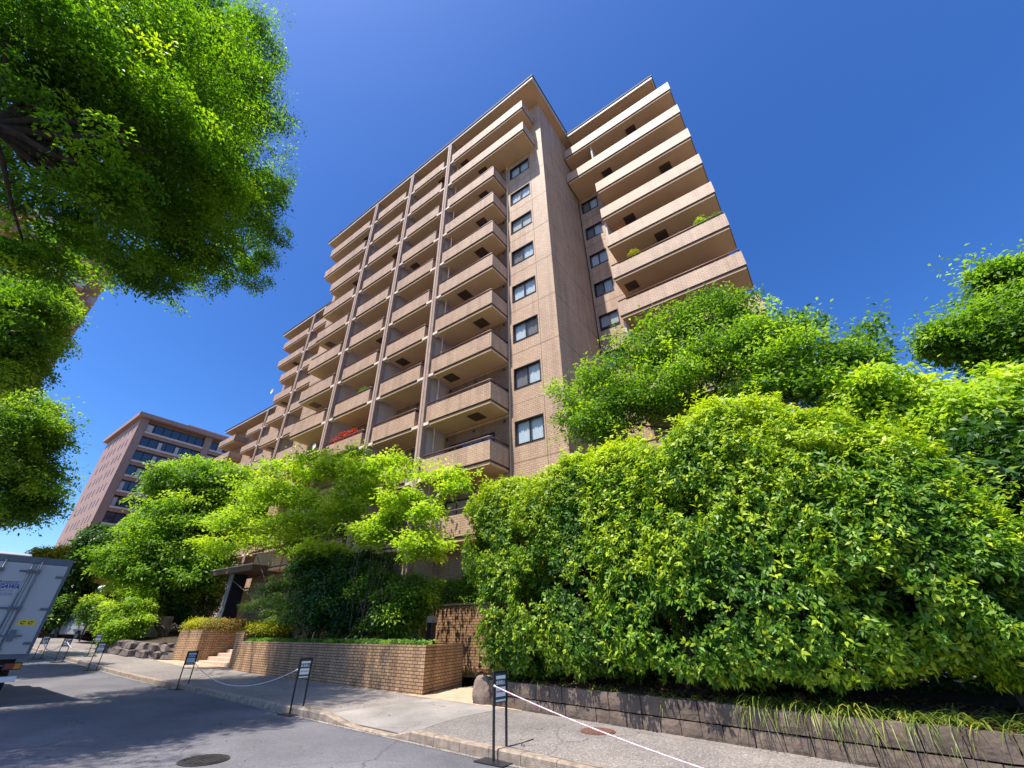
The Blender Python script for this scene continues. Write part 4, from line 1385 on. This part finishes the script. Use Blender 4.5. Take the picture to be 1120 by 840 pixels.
# ------------------------------------------------------------------ hotel-like building behind
hb = thing('brick_office_building', 'reddish brick office building with ribbon windows and slot windows at far left', 'building', (-108.5, 18.3, 0))
hx, hy, hr = -108.5, 18.3, 41.0
b = MB(); b.box(hx - 23, hx - .9, hy, hy + 40, 0, hr); b.build('wall', M['hotel']); 
wall_o = COL.objects[-1] if False else bpy.data.objects[b.build('tmp', None).name]
bpy.data.objects.remove(wall_o)
for o in list(COL.objects):
    if o.name == 'wall.%03d' % 0: pass
hw_wall = [o for o in COL.objects if o.name.startswith('wall') and o.parent is None][-1]
set_parent_keep(hw_wall, hb)
b = MB(); b.box(hx - 23.8, hx + .9, hy - .8, hy + 41, hr + .002, hr + .9)
o = b.build('roof', M['hotel']); set_parent_keep(o, hb)
b2 = MB(); b2.box(hx - 18, hx - 3, hy + 9, hy + 30, hr + .902, hr + 2.6); o2 = b2.build('plant_room', M['hotel']); set_parent_keep(o2, hb)
lv = [hr - 3.1 * k for k in range(1, 12)]
sl = MB()
for z in lv[:-1]:
    for k in range(7):
        x = hx - 3.2 - k * 2.3 - (k // 3) * .9
        sl = MB(); sl.box(x - .28, x + .28, hy - .02, hy + .1, z + .5, z + 2.0); o = sl.build('slot_window', M['frame']); set_parent_keep(o, hb)
col = MB()
for yy in (hy, hy + 12.6, hy + 25.2, hy + 38.6):
    col.box(hx - .88, hx, yy, yy + 1.4, 0, hr)
o = col.build('corner_piers', M['hotel']); set_parent_keep(o, hb)
for z in lv[:-1]:
    for k in range(3):
        y0 = hy + 1.42 + k * 12.6
        y1 = y0 + 11.16
        bb = MB(); bb.box(hx - .86, hx - .10, y0, y1, z - .55, z + .06); o = bb.build('spandrel', M['hotel']); set_parent_keep(o, hb)
        bb = MB(); bb.box(hx - .10, hx + .22, y0, y1, z + .062, z + .42); o = bb.build('sill_band', M['hotelband']); set_parent_keep(o, hb)
        bb = MB(); bb.box(hx - .70, hx - .62, y0, y1, z + .07, z + 2.54); o = bb.build('ribbon_window', M['carglass']); set_parent_keep(o, hb)
        # one comb-shaped frame: top rail with seven bays of bars
        za, zb = z + .07, z + 2.54
        yz = [(y0 + .002, zb), (y0 + .002, za)]
        for j in range(8):
            yc = min(max(y0 + (y1 - y0) * j / 7, y0 + .072), y1 - .072)
            if j: yz += [(yc - .07, zb - .12), (yc - .07, za)]
            yz += [(yc + .07, za)] + ([(yc + .07, zb - .12)] if j < 7 else [(yc + .07, zb)])
        m_ = len(yz)
        fr = MB()
        fr.add([(hx - .61, a_, b_) for a_, b_ in yz] + [(hx - .54, a_, b_) for a_, b_ in yz],
               [tuple(range(m_)), tuple(range(2 * m_ - 1, m_ - 1, -1))] + [(i_, m_ + i_, m_ + (i_ + 1) % m_, (i_ + 1) % m_) for i_ in range(m_)])
        f2 = fr.build('glazing_bars', M['frame'], None); set_parent_keep(f2, o)
        rr = random.Random(int(z * 10) + k)
        for j in range(7):
            if rr.random() < .45:
                a = y0 + (y1 - y0) * j / 7
                cu = MB(); cu.box(hx - .612, hx - .60, a + .12, a + (y1 - y0) / 7 * rr.choice([.5, .8]), z + .3, z + 2.2); c2 = cu.build('blind', M['hotelband'], None); set_parent_keep(c2, o)

# ------------------------------------------------------------------ red brick tower behind the street trees at far left
rb = thing('red_brick_tower', 'orange-red brick tower with stacked balconies glimpsed through the leaves at far left', 'building', (-62, -8, 0))
def rbp(px_, py_, r=62): return at_r(px_, py_, r)
b = MB(); b.box(-84, -62.2, -26, 0.6, 0, 43); o = b.build('wall', M['redbrick']); set_parent_keep(o, rb)
for k in range(14):
    z = 3 + k * 3.05
    b = MB(); b.box(-62.198, -61.3, -8, -0.2, z, z + 1.0); o = b.build('balcony', M['hotelband'] if k % 2 else M['redbrick']); set_parent_keep(o, rb)
    b = MB(); b.box(-62.198, -62.15, -7.0, -1.4, z + 1.05, z + 2.5); o = b.build('window', M['carglass']); set_parent_keep(o, rb)
    b = MB(); b.box(-82, -64, .602, 1.4, z, z + 1.0); o = b.build('balcony', M['hotelband']); set_parent_keep(o, rb)

# ------------------------------------------------------------------ hedges over the stone wall
def hbox(x0, x1, y0, y1, z0, z1, p=5.0):
    return ((x0 + x1) / 2, (y0 + y1) / 2, (z0 + z1) / 2, (x1 - x0) / 2, (y1 - y0) / 2, (z1 - z0) / 2, p)
HK = dict(up=.5, out=.85, jit=.5, rough=.07, cat='hedge', crown='foliage', whorl=True, droop=.15)
tree('clipped_hedge', 'tall small-leaved clipped hedge at the left end of the stone wall, yellow on top', (-6.4, 10.6, .65),
     [hbox(-7.9, -5.7, 9.1, 11.4, .75, 3.9, 4), hbox(-8.5, -5.7, 9.2, 11.6, 2.6, 5.3, 4), hbox(-6.5, -3.5, 8.8, 11.6, .8, 5.35, 5), hbox(-8.1, -6.2, 9.25, 11.2, 3.4, 5.5, 3), hbox(-5.4, -3.6, 8.85, 11, 3.4, 5.6, 3)],
     'l_hedge', 'bark', .05, 26000, 8, .085, .11, .6, .12, .66, 2.0, tip=.5, topgrow=.85, width=.42, stems=6, sub=2, shoots=420, shoot_len=.26, **HK)
tree('clipped_hedge', 'glossy broad-leaved hedge over the middle of the stone wall with yellow-green tips', (-2.2, 10.0, .65),
     [hbox(-4.4, -.9, 8.4, 11.2, .85, 5.3, 4.5), hbox(-3.0, .6, 8.1, 11.0, .9, 5.5, 4.5), hbox(-2.2, 0.1, 8.25, 11, 3.4, 5.75, 3), hbox(-4.2, -2.2, 8.5, 11, 3.3, 5.5, 3)],
     'l_hedge2', 'bark', .05, 25000, 8, .094, .12, .6, .14, .66, 4.0, tip=.55, topgrow=.78, width=.40, stems=6, sub=2, shoots=520, shoot_len=.32, **HK)
tree('clipped_hedge', 'rounded light green hedge at the right end of the wall, sloping down to the right', (1.3, 9.4, .65),
     [hbox(.0, 1.8, 7.8, 10.4, 1.15, 4.4, 2.6), hbox(-.6, 1.1, 7.9, 10.6, 1.1, 5.0, 3), hbox(.9, 2.15, 7.8, 10.2, .95, 3.2, 2.5)],
     'l_hedge2', 'bark', .06, 17000, 8, .088, .12, .6, .18, .66, 6.0, tip=.6, topgrow=.3, width=.38, stems=3, sub=2, shoots=420, shoot_len=.4, **HK)
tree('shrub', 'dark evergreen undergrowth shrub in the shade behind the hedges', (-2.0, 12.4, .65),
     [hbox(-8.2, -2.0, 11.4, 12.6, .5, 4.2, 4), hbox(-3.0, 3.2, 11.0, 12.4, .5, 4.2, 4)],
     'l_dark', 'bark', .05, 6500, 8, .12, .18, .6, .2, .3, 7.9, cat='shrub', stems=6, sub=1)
tree('shrub', 'dark glossy shrub beyond the right end of the rounded hedge', (3.4, 10.6, .65),
     [(3.5, 10.8, 2.7, 1.5, 1.4, 2.2), (4.9, 11.0, 3.0, 1.6, 1.4, 2.3), (2.9, 11.4, 4.2, 1.0, 1.0, 1.0), (6.2, 10.6, 2.6, 1.6, 1.4, 2.1)],
     'l_dark', 'bark', .06, 5850, 8, 0.138, 0.158, .5, .2, .5, 7.0, cat='shrub', stems=2, topgrow=.2, clump=0.22)
tree('shrub', 'bright yellow-green shrub top rising behind the hedge at the right', (4.0, 13.4, .65),
     [pblob(1050, 470, 12.5, 55, 45, 1.4), pblob(1100, 455, 12.5, 45, 40, 1.4), pblob(1000, 465, 12.8, 45, 38, 1.4), pblob(950, 440, 12.6, 40, 22, 1.2)],
     'l_lime', 'bark', .07, 5850, 8, 0.138, 0.137, .5, .25, .5, 8.5, cat='shrub', stems=2, topgrow=.2, clump=0.22)
# tree behind the hedge, against the wing
tree('garden_tree', 'airy green tree rising between the hedge and the right wing of the apartment block', (-2.2, 13.2, .65),
     [pblob(625, 440, 13.0, 26, 20), pblob(650, 465, 13.0, 36, 22), pblob(665, 415, 13.2, 36, 18), pblob(700, 385, 13.3, 34, 18), pblob(700, 440, 13.2, 40, 20),
      pblob(740, 360, 13.4, 34, 18), pblob(790, 340, 13.4, 36, 16), pblob(760, 395, 13.4, 44, 18), pblob(815, 385, 13.2, 44, 20), pblob(750, 425, 13.0, 44, 16),
      pblob(860, 358, 13.3, 36, 16), pblob(870, 400, 13.0, 46, 18), pblob(915, 365, 13.0, 30, 12), pblob(925, 395, 12.8, 36, 16), pblob(955, 392, 12.7, 18, 8), pblob(840, 425, 12.8, 46, 14), pblob(900, 428, 12.8, 40, 14)],
     'l_fresh', 'barkdark', .12, 7200, 8, .125, .14, .45, .42, .82, 3.3, tip=.3, topgrow=.25, fork=.05, sub=4, limb_r=.4, jit=.55, clump=.5, shoots=420, shoot_len=.5)
tree('garden_tree', 'dark spreading tree at the right edge of the view behind the shrubs', (8.6, 15.0, .65),
     [pblob(1062, 362, 15.0, 36, 20), pblob(1100, 330, 15.5, 32, 20), pblob(1125, 295, 15.5, 30, 20), pblob(1150, 350, 15.5, 56, 46), pblob(1100, 375, 15.0, 40, 18), pblob(1120, 410, 15.0, 34, 20), pblob(1165, 430, 15.0, 60, 40),
      pblob(1035, 372, 14.5, 20, 8), pblob(1090, 300, 15.2, 18, 10)],
     'l_fresh', 'barkdark', .2, 8200, 8, .125, .15, .4, .4, .78, 5.7, tip=.3, topgrow=.15, fork=.2, sub=5, clump=.4, shoots=350, shoot_len=.6)

# hedge strip on top of the garden wall
tree('trimmed_hedge', 'low trimmed hedge along the top of the brick garden wall', (-15, 15.1, 2.6),
     [hbox(-22, -12.6, 14.95, 16.0, 2.75, 3.65, 5), hbox(-13.6, -8.6, 14.9, 16.0, 2.7, 4.1, 5)],
     'l_mid', 'bark', .03, 6500, 7, .09, .1, .6, .12, .45, 1.4, stems=4, topgrow=.45, rough=.08, crown='foliage', cat='hedge')

# ------------------------------------------------------------------ planting in the brick planter
LK = dict(up=1.6, out=.15, jit=.38, tip=.2, topgrow=.35, fork=.05, limb_r=.4, rough=.3, width=.55, droop=.05)
tree('layered_tree', 'lime-green tree with flat layered sprays reaching over the middle of the planter', (-15.6, 11.4, 1.2),
     [pblob(415, 514, 11.2, 50, 8), pblob(388, 500, 11.4, 20, 5), pblob(470, 522, 11.0, 40, 8), pblob(445, 548, 11.2, 34, 8),
      pblob(400, 536, 11.4, 36, 9), pblob(484, 560, 11.0, 32, 7), pblob(425, 584, 11.2, 44, 9), pblob(500, 532, 10.9, 18, 5),
      pblob(380, 560, 11.4, 34, 9), pblob(468, 598, 11.0, 36, 7), pblob(440, 568, 11.3, 30, 7)],
     'l_lime', 'bark', .05, 2500, 7, .16, .12, .6, .45, .84, 9.1, sub=3, clump=.38, shoots=200, shoot_len=.4, stems=3, **LK)
tree('layered_tree', 'lime-green layered tree beside the entrance canopy, left of the other', (-22.5, 12.6, 1.2),
     [pblob(335, 510, 12.8, 42, 9), pblob(303, 540, 12.8, 44, 10), pblob(352, 545, 12.8, 40, 10), pblob(275, 572, 12.8, 44, 10),
      pblob(330, 578, 12.6, 46, 11), pblob(240, 598, 12.8, 28, 7), pblob(366, 512, 12.8, 28, 8), pblob(300, 592, 12.8, 36, 8), pblob(358, 604, 12.4, 36, 8)],
     'l_lime', 'bark', .07, 3600, 7, .20, .16, .6, .45, .82, 2.7, sub=3, clump=.36, shoots=260, shoot_len=.5, stems=3, **LK)
tree('shrub', 'dark glossy evergreen shrub in the middle of the brick planter', (-19.5, 12.2, 1.2),
     [pblob(360, 655, 12.2, 34, 34, 1.2), pblob(392, 662, 12.0, 28, 28, 1.2), pblob(352, 622, 12.6, 30, 18, 1.1), pblob(398, 622, 12.4, 28, 18, 1.1)],
     'l_dark', 'bark', .06, 4680, 8, 0.138, 0.126, .6, .3, .5, 1.1, cat='shrub', stems=4, tip=.9, sub=2, clump=0.29)
tree('shrub', 'grey-green leafy shrub at the right part of the brick planter', (-14.6, 12.1, 1.2),
     [pblob(436, 662, 12.2, 30, 28, 1.1), pblob(415, 645, 12.3, 26, 22, 1.0), pblob(455, 650, 12.6, 18, 20, .8)],
     'l_mid', 'bark', .05, 3276, 8, 0.125, 0.126, .6, .3, .52, 2.1, cat='shrub', stems=4, tip=.7, sub=2, clump=0.29)
tree('pine_tree', 'small grey-green conifer in front of the entrance canopy', (-23.2, 12.4, 1.3),
     [pblob(287, 662, 12.2, 20, 6, .8), pblob(303, 646, 12.2, 22, 7, .9), pblob(305, 674, 12.0, 24, 7, .9), pblob(312, 657, 12.2, 24, 8, .9), pblob(318, 638, 12.4, 22, 8, .9)],
     'l_grey', 'barkpale', .07, 2028, 10, 0.112, 0.084, .3, .5, .4, 4.1, width=.16, up=1.0, jit=.7, cat='tree', clump=0.43)
tree('azalea_hedge', 'low yellow-green and rust clipped shrub on the pier of the long planter', (-23.5, 12.0, 1.65),
     [hbox(-24.3, -21.8, 11.25, 13.0, 1.55, 2.15, 3)], 'l_yellow', 'bark', .02, 1700, 7, .07, .08, .6, .2, .35, 2.2, cat='hedge', stems=3, sub=1, crown='foliage')
tree('azalea_hedge', 'low yellow hedge on the short planter beyond the steps', (-30.2, 12.1, 1.75),
     [hbox(-31.0, -29.2, 11.0, 13.4, 1.7, 2.35, 3)], 'l_yellow', 'bark', .02, 1500, 7, .08, .09, .6, .2, .35, 5.2, cat='hedge', stems=3, sub=1, crown='foliage')
tree('azalea_hedge', 'low rust-red hedge beside the yellow one on the short planter', (-28.9, 13.0, 1.75),
     [hbox(-29.5, -28.2, 11.4, 14.4, 1.7, 2.3, 3)], 'l_rust', 'bark', .02, 1300, 7, .08, .09, .6, .2, .35, 6.2, cat='hedge', stems=3, sub=1, crown='foliage')

# ------------------------------------------------------------------ trees at the left
tree('garden_tree', 'large bright green domed tree left of the entrance canopy', (-42, 16.5, 1.4),
     [rblob(205, 526, 44, 36, 22, 3.5), rblob(245, 530, 42, 36, 24, 3.5), rblob(182, 568, 44, 28, 22, 3.2), rblob(215, 575, 42, 48, 30, 3.5), rblob(272, 565, 40, 30, 30, 3),
      rblob(175, 612, 41, 42, 28, 3), rblob(225, 620, 40, 30, 20, 3), rblob(142, 612, 42, 22, 18, 3)],
     'l_fresh', 'bark', .25, 15000, 8, 0.225, 0.231, .35, .3, .45, 1.9, topgrow=.45, tip=.5, fork=.2, clump=0.27)
tree('evergreen_tree', 'dark blue-green evergreen behind the domed tree', (-58, 17, 2.2),
     [rblob(112, 590, 58, 14, 12, 3), rblob(112, 600, 58, 16, 18, 3), rblob(128, 592, 57, 16, 14, 3)], 'l_dark', 'bark', .2, 3588, 8, 0.300, 0.294, .4, .3, .45, 3.9, tip=.5, clump=0.29)
tree('evergreen_tree', 'dark tall shrub column at the end of the street behind the truck', (-62, 12.5, 2.2),
     [rblob(88, 622, 62, 11, 12, 2.5), rblob(80, 648, 62, 13, 18, 2.5), rblob(66, 668, 60, 16, 14, 2.5)], 'l_dark', 'bark', .2, 3276, 8, 0.300, 0.294, .4, .3, .42, 3.1, tip=.6, topgrow=.3, clump=0.29)
tree('shrub', 'yellow-topped bush against the foot of the brick office building', (-72, 14.5, 2.5),
     [rblob(80, 603, 68, 14, 6, 2), rblob(58, 606, 68, 18, 5, 2)], 'l_yellow', 'bark', .1, 1200, 8, .24, .3, .4, .3, .4, 3.7, cat='shrub')
tree('shrub', 'rounded light green bush beside the parked van', (-50, 13, 1.8),
     [rblob(108, 666, 50, 15, 11, 1.6), rblob(118, 674, 49, 12, 12, 1.6)], 'l_mid', 'bark', .08, 2028, 8, 0.175, 0.168, .5, .2, .4, 6.6, cat='shrub', topgrow=.5, clump=0.25)
tree('shrub', 'mixed yellow and green shrub above the rock edging', (-37, 12.4, 1.5),
     [rblob(142, 668, 39, 18, 24, 2), rblob(160, 640, 42, 26, 20, 2), rblob(146, 685, 38, 12, 14, 1.2), rblob(126, 692, 39, 12, 10, 1.3), rblob(168, 655, 43, 24, 20, 2)], 'l_lime', 'bark', .08, 3744, 8, 0.163, 0.158, .5, .25, .45, 7.7, cat='shrub', stems=3, clump=0.25)
tree('shrub', 'silvery green shrub in the middle of the left planting', (-37, 14.8, 1.5),
     [rblob(190, 648, 42, 24, 20, 2), rblob(180, 625, 43, 20, 18, 2)], 'l_grey', 'bark', .08, 3276, 8, 0.163, 0.158, .5, .25, .45, 8.8, cat='shrub', stems=3, tip=.7, clump=0.25)
tree('shrub', 'dark green shrub between the granite slab and the entrance canopy', (-34.5, 15, 1.3),
     [rblob(222, 652, 44, 22, 24, 1.8), rblob(205, 668, 42, 18, 12, 1.4)], 'l_dark', 'bark', .08, 2496, 8, 0.163, 0.158, .5, .25, .42, 9.8, cat='shrub', stems=3, tip=.9, clump=0.25)

# ------------------------------------------------------------------ street trees on the near side (left)
def street_tree(label, base, blobs, n, leaf, spread, seed, trunk=.22, per=9, lm='l_street', **k):
    return tree('street_tree', label, base, blobs, lm, 'barkdark', trunk, n, per, leaf, spread, .25, .42, k.pop('gap', .5), seed, up=1.0, out=.5, jit=.5,
                rough=.28, tip=.25, topgrow=.1, fork=.15, sub=7, limb_r=.30, group='street trees on the near side of the road', **k)
street_tree('huge leafy street tree whose boughs hang over the upper left of the view', (-9.6, -5.2, .1),
     [rblob(150, 55, 15.5, 120, 74, 2.6), rblob(30, 90, 14, 84, 84, 2.6), rblob(225, 40, 18, 70, 60, 2.0), rblob(150, 185, 16.0, 110, 50, 2.4), rblob(60, 225, 16, 80, 36, 1.8),
      rblob(250, 205, 18.5, 46, 50, 2.0), rblob(262, 115, 20, 44, 56, 2.0), rblob(215, 275, 19, 54, 26, 2.0), rblob(125, 285, 19, 60, 20, 1.8), rblob(290, 262, 23, 26, 16, 1.6),
      rblob(26, 290, 17, 40, 18, 1.8), rblob(20, 20, 13, 90, 60, 2.0), rblob(272, 50, 20, 34, 50, 2.0), rblob(205, 235, 18, 50, 34, 2.0), rblob(190, 120, 19, 60, 50, 2.0),
      rblob(285, 295, 23, 24, 14, 1.6), rblob(298, 205, 23, 20, 24, 1.5), rblob(165, 300, 20, 40, 14, 1.6),
      rblob(225, 285, 25, 16, 9, 1.2), rblob(252, 268, 25, 14, 10, 1.2), rblob(272, 290, 24, 14, 8, 1.2), rblob(198, 296, 25.5, 16, 8, 1.2), rblob(240, 306, 25, 14, 6, 1.2), rblob(178, 285, 26, 14, 9, 1.2),
      rblob(165, 120, 12.5, 70, 44, 1.6), rblob(225, 175, 13.5, 48, 34, 1.5), rblob(120, 200, 12.5, 50, 30, 1.5)],
     35000, .125, .16, 4.4, .30, per=8, clump=.24, gap=.78, shoots=900, shoot_len=.7)
street_tree('street tree filling the left edge below the overhanging boughs', (-29, -2.2, .4),
     [rblob(22, 345, 30, 42, 32, 2.6), rblob(46, 322, 31, 22, 18, 2.2), rblob(16, 400, 31, 22, 20, 2.2), rblob(0, 380, 30, 36, 46, 2.6), rblob(42, 362, 31, 18, 16, 2.0)],
     6000, .17, .20, 6.1, .22, lm='l_fresh', clump=.28, gap=.65, shoots=300, shoot_len=.8)
street_tree('farther street tree at the left edge above the truck', (-38, -1.0, .7),
     [rblob(28, 455, 38, 30, 26, 2.8), rblob(46, 480, 38, 24, 20, 2.2), rblob(18, 520, 38, 32, 28, 2.6), rblob(38, 545, 38, 24, 16, 2.2), rblob(0, 480, 37, 36, 46, 3.0), rblob(8, 560, 38, 28, 14, 2.2)],
     5200, .20, .23, 8.2, .22, lm='l_fresh', gap=.68, clump=.28, shoots=300, shoot_len=.9)

# ------------------------------------------------------------------ ground cover: ivy, strap-leaved grass, litter
n = 5200
u = rng.random(n)
X = -10.4 + (-12.7) * u
Yb = 9.98 - .082 * (X + 10.15)
off = np.abs(rng.normal(size=n)) * .28
P = np.stack([X, Yb + .06 + off, 1.30 + .10 * rng.random(n) * np.minimum(1, off * 4 + .3)], 1)
N = unit(rng.normal(size=(n, 3)) * .5 + np.array([0, -.5, .9]))
o = leaves('ivy', P, N, .075 * (.7 + .6 * rng.random(n)), .45 + .3 * vnoise(P, 2.0) + .1 * rng.normal(size=n), M['l_hedge'], None, .9)
tag(o, 'band of small-leaved ivy along the front edge of the long brick planter', 'ivy', kind='stuff')

def strap_grass(name, label, tufts, blen, mat, kind='stuff'):
    vs, fs, ti = [], [], []
    rr = random.Random(9)
    for (x, y, z, nb, L, lean) in tufts:
        tt = rr.random()
        for k in range(nb):
            a = rr.uniform(0, 2 * math.pi)
            d = Vector((math.cos(a), math.sin(a) + lean, 0)); d.normalize()
            l = L * rr.uniform(.6, 1.2)
            lift = rr.uniform(.35, .9)
            w = rr.uniform(.004, .009) * 1.3
            side = Vector((-d.y, d.x, 0)) * w
            b0 = len(vs)
            m = 6
            for i in range(m):
                t_ = i / (m - 1)
                p = Vector((x, y, z)) + d * l * t_ * .85 + Vector((0, 0, l * (lift * t_ * 1.3 - 1.25 * t_ * t_)))
                f = (1 - t_ ** 2.2)
                vs += [p - side * f - Vector((0, 0, .0)), p + side * f]
            for i in range(m - 1):
                fs.append((b0 + 2 * i, b0 + 2 * i + 1, b0 + 2 * i + 3, b0 + 2 * i + 2))
                ti.append(min(1, max(0, .42 + .7 * (tt - .5) + rr.uniform(-.3, .35))))
    o = obj(name, vs, fs, M[mat], None, True)
    at = o.data.attributes.new('tint', 'FLOAT', 'FACE')
    at.data.foreach_set('value', ti)
    return tag(o, label, 'grass', kind=kind)
tf = []
rr = random.Random(21)
x = -7.3
while x < 3.8:
    far = x > -1.7
    for k in range(4 if far else 2):
        y = swy(x) + rr.uniform(.10, .42 if k < 2 else .9)
        if rr.random() < (.3 if far else .45): continue
        tf.append((x + rr.uniform(-.1, .1), y, max(.62, bed_z(x, y)) - .01, rr.randint(14, 26) if far else rr.randint(7, 15), rr.uniform(.36, .58) if far else rr.uniform(.2, .38), rr.uniform(-.8, .1)))
    x += .11 if far else .2
strap_grass('grass', 'strap-leaved grass tufts drooping over the top of the stone wall', tf, .4, 'l_grass')

def litter(name, label, xy, z, n, mat, sz):
    P = np.array([[*xy(), 0] for _ in range(n)], float)
    P[:, 2] = [z(p[0], p[1]) for p in P]
    N = unit(rng.normal(size=(n, 3)) * .35 + np.array([0, 0, 1.0]))
    o = leaves(name, P, N, sz * (.6 + .8 * rng.random(n)), rng.random(n), mat, None, .5)
    return tag(o, label, 'leaves', kind='stuff')
litter('leaf_litter', 'brown fallen leaves on the soil under the hedge', lambda: ((lambda x: (x, swy(x) + rr.uniform(.1, 1.3)))(rr.uniform(-7.5, 4))), lambda x, y: bed_z(x, y) + .02, 5200, M['l_litter'], .08)
litter('fallen_leaves', 'few small fallen leaves scattered on sidewalk and road', lambda: (rr.uniform(-14, 1), rr.uniform(2, 8.6)), lambda x, y: (walk_z(x, y) + .008 if y > kerb_y(x) + .1 else .01), 110, M['l_litter'], .045)
litter('gutter_litter', 'small leaf bits and grit gathered along the foot of the kerb', lambda: ((lambda x: (x, kerb_y(x) - abs(rr.gauss(0, .07)) - .02))(rr.uniform(-22, 1))), lambda x, y: grade(x) + .012, 900, M['l_litter'], .03)
P = np.stack([rng.uniform(-24, -8.4, 3000), rng.uniform(13.0, 15.0, 3000), np.zeros(3000)], 1)
P[:, 2] = np.where(P[:, 0] > -14, .34, .95) + .1 * rng.random(3000)
o = leaves('leaf_litter', P, unit(rng.normal(size=(3000, 3)) * .4 + np.array([0, 0, 1])), .09 * np.ones(3000), rng.random(3000), M['l_litter'], None)
tag(o, 'brown leaf litter at the foot of the garden wall', 'leaves', kind='stuff')
